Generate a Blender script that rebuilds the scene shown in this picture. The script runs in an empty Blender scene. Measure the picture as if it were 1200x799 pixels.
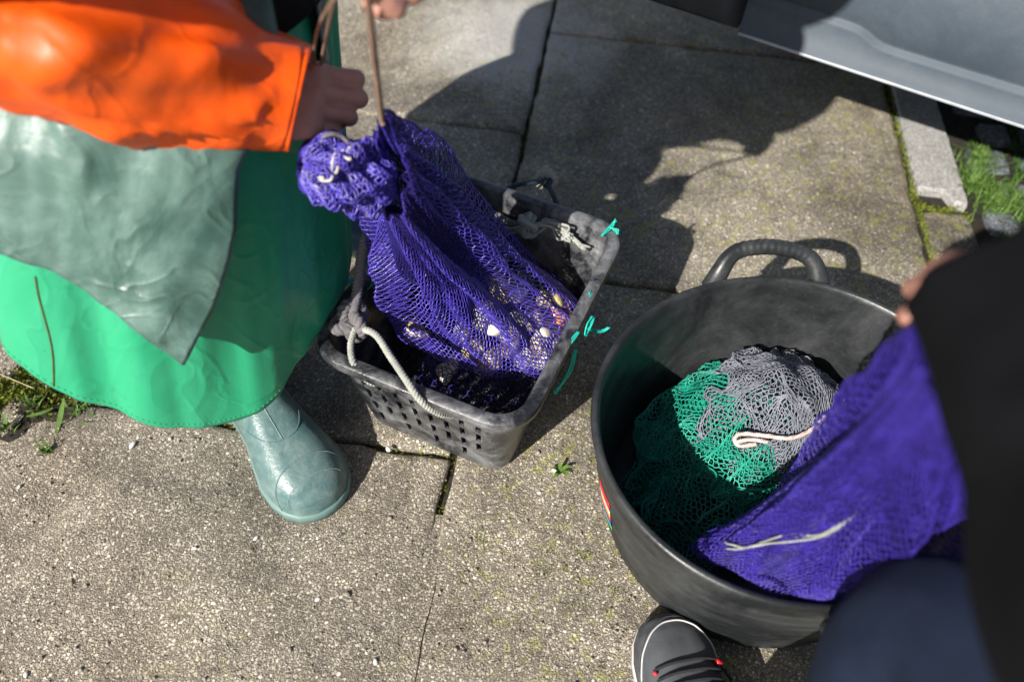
import bpy, math, random
import numpy as np
from mathutils import Vector, Matrix

random.seed(7); RNG = np.random.default_rng(11)
scene = bpy.context.scene
COL = scene.collection

# ------------------------------------------------------------------ camera, sky, sun, exposure
PITCH, ROLL, CAM_H = math.radians(52.67), math.radians(2.757), 1.0399
cam_data = bpy.data.cameras.new('camera'); cam = bpy.data.objects.new('camera', cam_data); COL.objects.link(cam)
fw = Vector((0, math.cos(PITCH), -math.sin(PITCH))); rt = Vector((1, 0, 0)); up = Vector((0, math.sin(PITCH), math.cos(PITCH)))
r2 = rt*math.cos(ROLL) + up*math.sin(ROLL); u2 = up*math.cos(ROLL) - rt*math.sin(ROLL)
cam.matrix_world = Matrix(((r2.x, u2.x, -fw.x, 0), (r2.y, u2.y, -fw.y, 0), (r2.z, u2.z, -fw.z, CAM_H), (0, 0, 0, 1)))
cam_data.sensor_width = 36; cam_data.lens = 27; cam_data.clip_start = 0.02; cam_data.clip_end = 500
cam_data.dof.use_dof = True; cam_data.dof.focus_distance = 1.06; cam_data.dof.aperture_fstop = 2.4
scene.camera = cam

SUN_EL = math.radians(36.5); SUN_AZ = math.radians(52)            # light travels towards +x +y
ld = Vector((math.cos(SUN_AZ)*math.cos(SUN_EL), math.sin(SUN_AZ)*math.cos(SUN_EL), -math.sin(SUN_EL)))
sun_data = bpy.data.lights.new('sun', 'SUN'); sun = bpy.data.objects.new('sun', sun_data); COL.objects.link(sun)
sun_data.energy = 5.0; sun_data.angle = math.radians(0.6); sun_data.color = (1.0, 0.955, 0.89)
sun.rotation_euler = ld.to_track_quat('-Z', 'Y').to_euler(); sun.location = (-4, -5, 6)
world = bpy.data.worlds.new('World'); scene.world = world; world.use_nodes = True
wn = world.node_tree.nodes; sky = wn.new('ShaderNodeTexSky'); sky.sky_type = 'NISHITA'; sky.sun_disc = False
sky.sun_elevation = SUN_EL; sky.sun_rotation = math.atan2(-ld.x, -ld.y); sky.air_density = 1.0; sky.dust_density = 1.5
world.node_tree.links.new(sky.outputs[0], wn['Background'].inputs[0]); wn['Background'].inputs[1].default_value = 0.06
scene.view_settings.view_transform = 'Standard'; scene.view_settings.look = 'None'
scene.view_settings.exposure = 0.65; scene.view_settings.gamma = 1.0; scene.view_settings.use_curve_mapping = False

# ------------------------------------------------------------------ helpers: materials
class N:
    """tiny node-graph builder"""
    def __init__(s, name):
        s.m = bpy.data.materials.new(name); s.m.use_nodes = True; s.t = s.m.node_tree
        s.b = s.t.nodes['Principled BSDF']; s.out = s.t.nodes['Material Output']
    def n(s, typ, **kw):
        o = s.t.nodes.new('ShaderNode'+typ)
        for k, v in kw.items(): setattr(o, k, v)
        return o
    def put(s, sock, v):
        if isinstance(v, bpy.types.NodeSocket): s.t.links.new(v, sock)
        else: sock.default_value = v
    def pos(s, obj=False):
        if obj: return s.n('TexCoord').outputs['Object']
        return s.n('NewGeometry').outputs['Position']
    def noise(s, v, scale, detail=4, rough=.55, dist=0):
        o = s.n('TexNoise'); s.put(o.inputs['Vector'], v); o.inputs['Scale'].default_value = scale
        o.inputs['Detail'].default_value = detail; o.inputs['Roughness'].default_value = rough; o.inputs['Distortion'].default_value = dist
        return o.outputs['Fac']
    def vor(s, v, scale, feature='F1', rnd=1.0):
        o = s.n('TexVoronoi', feature=feature); s.put(o.inputs['Vector'], v); o.inputs['Scale'].default_value = scale
        o.inputs['Randomness'].default_value = rnd
        return o
    def ramp(s, f, stops, interp='LINEAR'):
        o = s.n('ValToRGB'); e = o.color_ramp; e.interpolation = interp
        while len(e.elements) < len(stops): e.elements.new(0.5)
        for el, (p, c) in zip(e.elements, stops):
            el.position = p; el.color = (c, c, c, 1) if isinstance(c, (int, float)) else (*c, 1)
        s.put(o.inputs[0], f); return o.outputs[0]
    def mix(s, f, a, b, blend='MIX'):
        o = s.n('Mix', data_type='RGBA', blend_type=blend); s.put(o.inputs[0], f)
        for i, v in ((6, a), (7, b)):
            if isinstance(v, tuple): v = (*v, 1) if len(v) == 3 else v
            s.put(o.inputs[i], v)
        return o.outputs[2]
    def math(s, op, a, b=0.0, c=None):
        o = s.n('Math', operation=op); s.put(o.inputs[0], a); s.put(o.inputs[1], b)
        if c is not None: s.put(o.inputs[2], c)
        return o.outputs[0]
    def bump(s, hgt, strength=.5, dist=.002, normal=None):
        o = s.n('Bump'); o.inputs['Strength'].default_value = strength; o.inputs['Distance'].default_value = dist
        s.put(o.inputs['Height'], hgt)
        if normal is not None: s.put(o.inputs['Normal'], normal)
        return o.outputs[0]
    def done(s, col=None, rough=.6, normal=None, spec=.5, **kw):
        if col is not None: s.put(s.b.inputs['Base Color'], (*col, 1) if isinstance(col, tuple) and len(col) == 3 else col)
        s.put(s.b.inputs['Roughness'], rough); s.b.inputs['Specular IOR Level'].default_value = spec
        if normal is not None: s.put(s.b.inputs['Normal'], normal)
        for k, v in kw.items(): s.put(s.b.inputs[k.replace('_', ' ')], v)
        return s.m

def concrete(name, tint=2.35, moss=1.0):
    k = N(name); p = k.pos()
    nz = k.n('TexNoise'); k.put(nz.inputs['Vector'], p); nz.inputs['Scale'].default_value = 170; nz.inputs['Detail'].default_value = 3
    sh = k.n('VectorMath', operation='SUBTRACT'); k.put(sh.inputs[0], nz.outputs['Color']); sh.inputs[1].default_value = (.5, .5, .5)
    wp = k.n('VectorMath', operation='MULTIPLY_ADD'); k.put(wp.inputs[0], sh.outputs[0]); wp.inputs[1].default_value = (.006, .006, .006); k.put(wp.inputs[2], p); q = wp.outputs[0]
    v = k.vor(q, 225); v2 = k.vor(q, 470)
    sep = k.n('SeparateColor'); k.put(sep.inputs[0], v.outputs['Color']); sep2 = k.n('SeparateColor'); k.put(sep2.inputs[0], v2.outputs['Color'])
    grain = k.ramp(sep.outputs[0], [(0, (.12, .105, .085)), (.3, (.20, .178, .145)), (.62, (.275, .245, .20)), (.88, (.34, .308, .258)), (.97, (.42, .39, .335)), (1, (.58, .555, .50))])
    fine = k.ramp(sep2.outputs[1], [(0, (.085, .074, .06)), (.4, (.16, .142, .115)), (.8, (.25, .225, .185)), (1, (.40, .37, .31))])
    fm = k.ramp(v2.outputs['Distance'], [(.35, 1), (.62, 0)])
    c = k.mix(fm, (.10, .088, .071), fine)
    gm = k.ramp(k.math('SUBTRACT', v.outputs['Distance'], k.math('MULTIPLY', sep.outputs[1], .30)), [(.14, 1), (.30, 0)])
    c = k.mix(gm, c, grain)
    gap = k.math('MAXIMUM', gm, k.math('MULTIPLY', fm, .55))
    # pits and scuffs
    pit = k.ramp(k.noise(p, 60, 5, .7), [(.30, 1), (.42, 0)])
    c = k.mix(k.math('MULTIPLY', pit, .7), c, (.045, .04, .034))
    st = k.ramp(k.noise(p, 3.1, 6, .66, .5), [(.32, .42), (.50, .84), (.70, 1.2)])
    c = k.mix(1.0, c, st, 'MULTIPLY')
    st2 = k.ramp(k.noise(p, 11, 5, .65, .6), [(.30, .58), (.5, .95), (.75, 1.12)])
    c = k.mix(.9, c, k.mix(1.0, c, st2, 'MULTIPLY'))
    # pale cement residue
    sp = k.ramp(k.noise(p, 7.3, 6, .7, .3), [(.60, 0), (.74, 1)])
    c = k.mix(k.math('MULTIPLY', sp, .35), c, (.42, .385, .33))
    # brown stains, and one pale washed patch on the far slabs
    br = k.ramp(k.noise(p, 1.9, 5, .6, .8), [(.50, 0), (.66, 1)]); c = k.mix(k.math('MULTIPLY', br, .35), c, k.mix(1.0, c, (.62, .50, .36), 'MULTIPLY'))
    dk = k.ramp(k.noise(p, 17, 5, .7, .4), [(.62, 0), (.70, 1)]); c = k.mix(k.math('MULTIPLY', dk, .45), c, (.05, .043, .034))
    vd_ = k.n('VectorMath', operation='DISTANCE'); k.put(vd_.inputs[0], p); vd_.inputs[1].default_value = (-.03, 1.72, 0)
    pw = k.ramp(k.math('ADD', vd_.outputs['Value'], k.math('MULTIPLY', k.noise(p, 9, 4, .7), .25)), [(.24, 1), (.40, 0)]); c = k.mix(k.math('MULTIPLY', pw, .45), c, (.36, .36, .36))
    # lichen and moss in yellow-green flecks, thicker towards the right hand slabs
    sx = k.n('SeparateXYZ'); k.put(sx.inputs[0], p)
    reg = k.ramp(k.math('ADD', k.math('MULTIPLY', sx.outputs[0], .55), k.noise(p, 2.3, 3)), [(.34, 0), (.58, 1)])
    fl = k.ramp(k.math('ADD', k.noise(p, 48, 4, .6, .5), k.math('MULTIPLY', k.noise(p, 5, 3), .22)), [(.655, 0), (.73, 1)])
    c = k.mix(k.math('MULTIPLY', k.math('MULTIPLY', reg, fl), .40*moss), c, (.15, .155, .022))
    c = k.mix(1.0, c, (tint*1.0, tint*.985, tint*.945), 'MULTIPLY')
    hgt = k.math('ADD', k.math('MULTIPLY', gap, .8), k.math('MULTIPLY', k.noise(p, 130, 5, .7), 1.0))
    hgt = k.math('SUBTRACT', hgt, k.math('MULTIPLY', pit, .9))
    b = k.bump(hgt, .95, .0024)
    rgh = k.ramp(sep.outputs[2], [(0, .85), (.8, .68), (1, .35)])
    return k.done(c, rgh, b, .45)

def dusty(name, col, dust, scale=9, amount=.5, rough=.45, rdust=.8, bumps=.25, spec=.5, scratch=0, grain=400):
    """moulded plastic or rubber with dust, scratches and fine grain"""
    k = N(name); p = k.pos(True)
    d = k.ramp(k.noise(p, scale, 7, .68, .6), [(.42, 0), (.72, 1)])
    f = k.math('MULTIPLY', d, amount)
    fine = k.ramp(k.noise(p, grain*.4, 3, .7), [(.45, .0), (.75, 1)])
    f = k.math('ADD', f, k.math('MULTIPLY', k.math('MULTIPLY', fine, .4), k.math('ADD', f, .12)))
    if scratch:
        mp = k.n('Mapping'); k.put(mp.inputs[0], p); mp.inputs['Scale'].default_value = (1, 14, 1); mp.inputs['Rotation'].default_value = (.3, .5, .7)
        s1 = k.ramp(k.noise(mp.outputs[0], 55, 3, .6, .3), [(.64, 0), (.70, 1)])
        f = k.math('ADD', f, k.math('MULTIPLY', s1, scratch))
    f = k.math('MINIMUM', f, 1.0)
    c = k.mix(f, col, dust)
    r = k.math('ADD', rough, k.math('MULTIPLY', f, rdust-rough))
    b = k.bump(k.noise(p, grain, 3, .6), bumps, .0006)
    b = k.bump(k.noise(p, 26, 4, .6), bumps*.4, .003, b)
    return k.done(c, r, b, spec)

def plain(name, col, rough=.5, spec=.5, var=.25, scale=30, bump=.2, bscale=300, bdist=.0006, **kw):
    k = N(name); p = k.pos(True)
    v = k.ramp(k.noise(p, scale, 5, .65), [(.25, 1-var), (.75, 1+var)])
    c = k.mix(1.0, (*col, 1), v, 'MULTIPLY')
    b = k.bump(k.noise(p, bscale, 4, .6), bump, bdist)
    return k.done(c, rough, b, spec, **kw)

def skin_mat():
    k = N('skin'); p = k.pos(True)
    v = k.ramp(k.noise(p, 22, 4), [(.3, (.40, .19, .145)), (.55, (.50, .255, .195)), (.8, (.51, .215, .165))])
    b = k.bump(k.noise(p, 160, 5, .7), .35, .0012)
    return k.done(v, .5, b, .4, Subsurface_Weight=.12, Subsurface_Radius=(.01, .004, .002))

def oilskin(name, col, dirt, dirt_sheen_amt, rough, wr=1.0, hue=None):
    """coated fabric: creases satin gloss"""
    k = N(name); p = k.pos(True)
    sm = k.ramp(k.noise(p, 6, 6, .65, .8), [(.42, 0), (.70, 1)])
    sm2 = k.ramp(k.noise(p, 46, 5, .7), [(.60, 0), (.68, 1)])
    c = k.mix(k.math('MULTIPLY', sm, dirt_sheen_amt), col, dirt)  # broad patches in the dirt colour; on the flap they stand for sun sheen
    c = k.mix(k.math('MULTIPLY', sm2, dirt_sheen_amt*.45), c, tuple(x*.35 for x in dirt))
    if hue:
        c = k.mix(k.ramp(k.noise(p, 13, 5, .6, 1.0), [(.35, 0), (.65, 1)]), c, hue)
    r = k.math('ADD', rough, k.math('MULTIPLY', sm, .14))
    spk = k.vor(p, 75); sp3 = k.n('SeparateColor'); k.put(sp3.inputs[0], spk.outputs['Color'])
    dot = k.math('MULTIPLY', k.ramp(spk.outputs['Distance'], [(.05, 1), (.12, 0)]), k.ramp(sp3.outputs[0], [(.80, 0), (.86, 1)])); c = k.mix(k.math('MULTIPLY', dot, .6), c, tuple(x*.25 for x in dirt))
    w = k.noise(p, 9, 4, .5, 1.5)
    b = k.bump(w, .5*wr, .012)
    for sc_, ds_ in ((5.5, 1.2), (12, .8)):
        rd = k.math('ABSOLUTE', k.math('SUBTRACT', k.noise(p, sc_, 2, .4, ds_), .5)); b = k.bump(k.ramp(rd, [(0, 1), (.05, .15), (.2, 0)]), .45*wr, .004, b)
    b = k.bump(k.noise(p, 240, 3, .6), .12, .0008, b)
    return k.done(c, r, b, .5)

M = {}
M['concrete'] = concrete('exposed_aggregate_concrete')
M['dirt'] = plain('joint_dirt', (.035, .031, .024), .95, .2, .5, 60, .9, 180, .004)
M['asphalt'] = plain('asphalt', (.055, .054, .052), .9, .3, .5, 140, .9, 260, .004)
k = N('granite'); p = k.pos(); v = k.vor(p, 420); sp = k.n('SeparateColor'); k.put(sp.inputs[0], v.outputs['Color'])
c = k.ramp(sp.outputs[0], [(0, (.20, .19, .18)), (.35, (.33, .32, .30)), (.85, (.44, .43, .41)), (1, (.62, .61, .6))])
c = k.mix(1.0, c, k.ramp(k.noise(p, 6, 5, .6), [(.3, .72), (.7, 1.12)]), 'MULTIPLY')
M['granite'] = k.done(c, .8, k.bump(k.math('ADD', k.noise(p, 300, 4, .7), k.noise(p, 40, 4)), .6, .0016), .4)
k = N('sett_stone'); p = k.pos(); v = k.vor(p, 380); sp = k.n('SeparateColor'); k.put(sp.inputs[0], v.outputs['Color'])
c = k.ramp(sp.outputs[0], [(0, (.06, .068, .08)), (.6, (.13, .142, .165)), (1, (.28, .29, .32))])
c = k.mix(1.0, c, k.ramp(k.noise(p, 14, 5, .6), [(.3, .6), (.7, 1.15)]), 'MULTIPLY')
M['sett'] = k.done(c, .75, k.bump(k.noise(p, 90, 5, .7), .7, .004), .45)
M['crate'] = dusty('worn_black_plastic', (.013, .014, .017), (.36, .365, .375), 17, .60, .28, .7, .6, .6, .34, 330)
M['tub'] = dusty('black_rubber', (.014, .016, .017), (.085, .09, .092), 8, .5, .32, .62, .35, .5, .16, 300)
M['bumper'] = dusty('grey_vehicle_plastic', (.052, .070, .090), (.15, .168, .185), 12, .22, .55, .7, .12, .3, .10, 260)
M['lip'] = dusty('bumper_lip_highlight', (.30, .33, .36), (.5, .52, .54), 30, .5, .3, .6, .3, .5, .2, 260)  # paler than the bumper: the lip's sunlit highlight put into colour
M['bumper_dark'] = dusty('dark_vehicle_plastic', (.018, .02, .023), (.10, .1, .1), 12, .2, .5, .7, .2)
M['paint'] = plain('grey_vehicle_paint', (.12, .155, .195), .3, .5, .05, 4, .03)
M['glass'] = plain('tinted_glass', (.012, .014, .016), .06, .5, .05)
M['tyre'] = plain('tyre_rubber', (.016, .016, .017), .8, .3, .3, 30, .5)
M['lamp_red'] = plain('red_lamp_plastic', (.35, .015, .012), .15, .5, .1)
M['boot'] = dusty('green_boot_rubber', (.072, .145, .145), (.24, .31, .285), 22, .6, .30, .65, .7, .55, .05, 240)
M['boot_sole'] = dusty('pale_boot_sole', (.13, .23, .215), (.20, .22, .18), 16, .45, .45, .75, .3)
M['boot_blue'] = dusty('blue_boot_rubber', (.035, .085, .16), (.18, .25, .3), 14, .3, .3, .6, .3)
M['apron'] = oilskin('green_apron_vinyl', (.024, .335, .16), (.05, .40, .22), .5, .28, .32)
M['flap'] = oilskin('grey_green_oilskin', (.052, .112, .092), (.185, .30, .26), .85, .36, .55, None)  # lighter patches paint sun sheen into the flap's colour
M['bib'] = oilskin('dark_green_oilskin', (.05, .085, .08), (.10, .16, .15), .6, .42, 1.2)
M['orange'] = oilskin('orange_oilskin', (.92, .105, .005), (.95, .14, .010), .4, .36, .28)
M['black_cloth'] = plain('black_cloth', (.0028, .0032, .0042), .85, .12, .35, 12, .5, 500, .001)
M['waist_shade_black'] = plain('waist_shade_black', (.012, .011, .011), .9, .2, .4, 60, .8, 260, .003)  # near-black that paints the shaded cavity above the apron
M['navy'] = plain('navy_cotton', (.0062, .0115, .027), .85, .2, .3, 14, .6, 700, .0008)
M['trouser'] = plain('dark_trouser', (.03, .04, .05), .85, .25, .3, 14, .5)
M['skin'] = skin_mat()
M['hair'] = plain('dark_hair', (.03, .022, .016), .6, .4, .5, 90, .9, 220, .004)
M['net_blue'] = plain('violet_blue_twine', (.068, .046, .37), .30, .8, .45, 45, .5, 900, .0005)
M['net_blue_shaded'] = plain('shaded_blue_twine', (.020, .014, .13), .45, .4, .4, 40, .4, 900, .0005)  # darker copy of the blue twine, shade within the bag put into colour
M['net_blue_deep'] = plain('deep_blue_twine', (.040, .024, .27), .42, .5, .45, 45, .5, 900, .0005)
M['net_green'] = plain('green_twine', (.015, .29, .20), .38, .5, .4, 45, .4, 900, .0005)
M['net_grey'] = plain('grey_twine', (.20, .21, .25), .5, .45, .4, 45, .4, 900, .0005)
M['net_black'] = plain('black_twine', (.017, .017, .022), .45, .5, .4, 45, .4, 900, .0005)
M['twine_green'] = plain('bright_green_twine', (.01, .42, .33), .5, .4, .2)
M['rope_grey'] = plain('grey_braid', (.155, .145, .15), .85, .25, .35, 60, .8, 420, .0014)
M['rope_white'] = plain('weathered_white_rope', (.33, .34, .30), .8, .3, .30, 50, .8, 420, .0014)
M['rope_cream'] = plain('cream_cord', (.55, .52, .45), .75, .3, .30, 60, .6, 500, .001)
M['rope_pink'] = plain('pale_pink_cord', (.62, .50, .46), .7, .3, .30, 120, .6, 500, .001)
M['rope_blue'] = plain('blue_grey_rope', (.035, .06, .085), .6, .4, .4, 60, .6)
M['cord_tan'] = plain('tan_leather_cord', (.22, .145, .10), .6, .4, .3, 60, .5)
for i, (a, b_, c_) in enumerate((((.74, .70, .58), (.84, .82, .76), (.50, .42, .28)), ((.62, .50, .24), (.76, .68, .48), (.32, .23, .12)), ((.66, .26, .07), (.78, .52, .30), (.30, .11, .05)))):
    k = N('shell_%d' % i); p = k.pos(True)
    cc = k.ramp(k.noise(p, 70, 4, .6, 1), [(.3, c_), (.5, a), (.7, b_)])
    M['shell%d' % i] = k.done(cc, .38, k.bump(k.noise(p, 180, 3), .5, .001), .5)
M['moss'] = plain('yellow_green_moss', (.14, .17, .02), .9, .2, .5, 60)
M['grass'] = plain('grass_green', (.035, .10, .014), .6, .3, .45, 30)
M['leaf'] = plain('weed_leaf', (.085, .155, .028), .55, .3, .35, 40)
M['straw'] = plain('dry_straw', (.40, .33, .20), .8, .2, .4, 50)
M['grit'] = plain('loose_grit', (.27, .24, .20), .85, .3, .75, 160)
M['shellbit'] = plain('white_shell_fragment', (.74, .72, .68), .5, .4, .15)
M['shoe'] = plain('grey_nubuck', (.075, .08, .088), .8, .25, .22, 50, .5, 600, .0008)
M['shoe_edge'] = dusty('dark_rubber_edge', (.04, .042, .046), (.16, .16, .16), 20, .4, .5)
M['shoe_pale'] = plain('pale_sole_edge', (.55, .53, .52), .6, .4, .15)
M['lace'] = plain('black_lace', (.022, .023, .026), .85, .2, .3, 200, .7)
M['red'] = plain('red_plastic', (.70, .02, .025), .35, .5, .1)
for n_, c_ in (('yellow', (.75, .5, .05)), ('blue', (.04, .06, .45)), ('green', (.03, .45, .10)), ('white', (.75, .75, .75))): M['stk_'+n_] = plain('sticker_'+n_, c_, .35, .5, .05)
M['stitch'] = plain('pale_stitching', (.06, .36, .20), .8, .2, .2)
M['seam_brown'] = plain('brown_seam', (.085, .07, .02), .8, .2, .4, 90)

# ------------------------------------------------------------------ helpers: meshes
def A3(x): return np.asarray(x, dtype=float).reshape(-1, 3)
def link(o, parent=None):
    COL.objects.link(o)
    if parent is not None: o.parent = parent
    return o
def mk(name, V, F, mat, parent=None, smooth=True):
    me = bpy.data.meshes.new(name); V = A3(V)
    if isinstance(F, np.ndarray):
        n, kk = F.shape
        me.vertices.add(len(V)); me.vertices.foreach_set('co', V.astype(np.float32).ravel())
        me.loops.add(n*kk); me.loops.foreach_set('vertex_index', F.astype(np.int32).ravel())
        me.polygons.add(n); me.polygons.foreach_set('loop_start', np.arange(0, n*kk, kk, dtype=np.int32))
        me.update(calc_edges=True)
    else:
        me.from_pydata([tuple(v) for v in V], [], F)
    if smooth: me.polygons.foreach_set('use_smooth', np.ones(len(me.polygons), dtype=bool))
    if isinstance(mat, str): mat = M[mat]
    me.materials.append(mat); me.update()
    return link(bpy.data.objects.new(name, me), parent)
def tag(o, label=None, cat=None, group=None, kind=None):
    for k_, v_ in (('label', label), ('category', cat), ('group', group), ('kind', kind)):
        if v_ is not None: o[k_] = v_
    return o
def empty(name, loc=(0, 0, 0)):
    o = bpy.data.objects.new(name, None); o.empty_display_size = .05; COL.objects.link(o); o.location = loc
    return o
def mkp(name, V, F, mat, root, smooth=True):
    """part of an Empty-rooted thing: vertices given in world space"""
    o = mk(name, A3(V)-world_loc(root), F, mat, root, smooth)
    return o
def world_loc(o):
    l = np.array(o.location)
    while o.parent: o = o.parent; l = l + np.array(o.location)
    return l
class MB:
    def __init__(s): s.V = []; s.F = []; s.n = 0
    def add(s, V, F):
        V = A3(V); s.V.append(V); s.F += [tuple(int(i)+s.n for i in f) for f in F]; s.n += len(V); return s
    def get(s): return np.concatenate(s.V), s.F
def nrm(v): v = np.asarray(v, float); return v/(np.linalg.norm(v, axis=-1, keepdims=True)+1e-12)
def spline(pts, n):
    """Catmull-Rom through the points (any dimension), n samples"""
    P = np.asarray(pts, float); P = np.vstack([2*P[0]-P[1], P, 2*P[-1]-P[-2]]); m = len(P)-3
    t = np.linspace(0, m-1e-9, n); i = t.astype(int); f = (t-i)[:, None]
    a, b, c, d = P[i], P[i+1], P[i+2], P[i+3]
    return .5*((2*b)+(c-a)*f+(2*a-5*b+4*c-d)*f**2+(3*b-a-3*c+d)*f**3)
def frames(path):
    P = A3(path); T = nrm(np.gradient(P, axis=0)); U = np.zeros_like(P); r = np.array([0, 0, 1.]) if abs(T[0][2]) < .9 else np.array([1., 0, 0])
    u = nrm(np.cross(np.cross(T[0], r), T[0]))
    for i in range(len(P)):
        u = nrm(u - T[i]*np.dot(u, T[i])); U[i] = u
    return T, U, np.cross(T, U)
def tube(path, r, n=8, flat=1.0, cap=True):
    P = A3(path); r = np.broadcast_to(np.asarray(r, float), (len(P),)); T, U, W = frames(P)
    a = np.arange(n)*2*np.pi/n
    V = P[:, None]+r[:, None, None]*(np.cos(a)[None, :, None]*U[:, None]+flat*np.sin(a)[None, :, None]*W[:, None])
    return grid_faces(V, cap)
def grid_faces(V, cap=True, close=True):
    m, n = V.shape[:2]; F = []
    for i in range(m-1):
        for j in range(n if close else n-1):
            k_ = (j+1) % n; F.append((i*n+j, i*n+k_, (i+1)*n+k_, (i+1)*n+j))
    if cap and close: F += [tuple(range(n-1, -1, -1)), tuple(range((m-1)*n, m*n))]
    return V.reshape(-1, 3), F
def box(c, sx, sy, sz, ang=0):
    s = np.array([(x, y, z) for z in (-.5, .5) for y in (-.5, .5) for x in (-.5, .5)])*np.array([sx, sy, sz])
    ca, sa = math.cos(ang), math.sin(ang)
    V = np.stack([s[:, 0]*ca-s[:, 1]*sa, s[:, 0]*sa+s[:, 1]*ca, s[:, 2]], 1)+np.array(c)
    return V, [(0, 2, 3, 1), (4, 5, 7, 6), (0, 1, 5, 4), (2, 6, 7, 3), (0, 4, 6, 2), (1, 3, 7, 5)]
def ellipsoid(c, ax, nu=16, nv=10, R=None):
    th, ph = np.meshgrid(np.arange(nu)*2*np.pi/nu, np.linspace(0.001, np.pi-.001, nv))
    V = np.stack([np.sin(ph)*np.cos(th)*ax[0], np.sin(ph)*np.sin(th)*ax[1], np.cos(ph)*ax[2]], -1)
    if R is not None: V = V @ np.asarray(R).T
    return grid_faces(V+np.array(c))
def rope(path, r, strands=3, pitch=.016, n=5, step=.0022):
    """laid rope: strands twisted round the path"""
    P = A3(path); L = np.r_[0, np.cumsum(np.linalg.norm(np.diff(P, axis=0), axis=1))]
    m = max(8, int(L[-1]/step)); s = np.linspace(0, L[-1], m); Q = np.stack([np.interp(s, L, P[:, i]) for i in range(3)], 1)
    T, U, W = frames(Q); mb = MB()
    for k_ in range(strands):
        a = s/pitch*2*np.pi+k_*2*np.pi/strands
        mb.add(*tube(Q+r*.52*(np.cos(a)[:, None]*U+np.sin(a)[:, None]*W), r*.56, n))
    return mb.get()
def knot_path(c, R, axis=(0, 0, 1), n=70, flat=.8, turns=2):
    t = np.linspace(0, 2*np.pi, n); q = np.stack([np.sin(t)+2*np.sin(turns*t), np.cos(t)-2*np.cos(turns*t), -1.6*np.sin((turns+1)*t)*flat], 1)*R/3
    z = nrm(axis); x = nrm(np.cross(z, (0.3, 1, .2))); y = np.cross(z, x)
    return np.array(c)+q[:, :1]*x+q[:, 1:2]*y+q[:, 2:]*z
def vnoise(P, seed=0):
    """smooth value noise, P (...,3) -> (...)"""
    P = np.asarray(P, float); i = np.floor(P).astype(np.int64); f = P-i; f = f*f*(3-2*f); out = 0
    for dx in (0, 1):
        for dy in (0, 1):
            for dz in (0, 1):
                hsh = ((i[..., 0]+dx)*73856093) ^ ((i[..., 1]+dy)*19349663) ^ ((i[..., 2]+dz)*83492791) ^ (seed*2654435)
                hsh = (hsh ^ (hsh >> 13))*1274126177 & 0x7fffffff
                val = (hsh % 65537)/65537.0
                w = (f[..., 0] if dx else 1-f[..., 0])*(f[..., 1] if dy else 1-f[..., 1])*(f[..., 2] if dz else 1-f[..., 2])
                out = out+w*val
    return out*2-1
def fbm(P, seed=0, o=3):
    s = 0; a = 1
    for k_ in range(o): s = s+a*vnoise(np.asarray(P)*2**k_, seed+k_); a *= .5
    return s
def remesh(parts, voxel, smooth=4):
    """overlapping closed solids -> one continuous skin; returns V, F"""
    mb = MB()
    for V, F in parts: mb.add(V, F)
    V, F = mb.get(); me = bpy.data.meshes.new('tmp'); me.from_pydata([tuple(v) for v in V], [], F)
    o = bpy.data.objects.new('tmp', me); COL.objects.link(o)
    m = o.modifiers.new('r', 'REMESH'); m.mode = 'VOXEL'; m.voxel_size = voxel
    if smooth: s = o.modifiers.new('s', 'SMOOTH'); s.factor = .5; s.iterations = smooth
    bpy.context.view_layer.update()
    dg = bpy.context.evaluated_depsgraph_get(); e = o.evaluated_get(dg).to_mesh()
    V = np.zeros(len(e.vertices)*3); e.vertices.foreach_get('co', V); V = V.reshape(-1, 3)
    F = [tuple(pp.vertices) for pp in e.polygons]
    bpy.data.objects.remove(o, do_unlink=True); bpy.data.meshes.remove(me)
    return V, F
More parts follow.
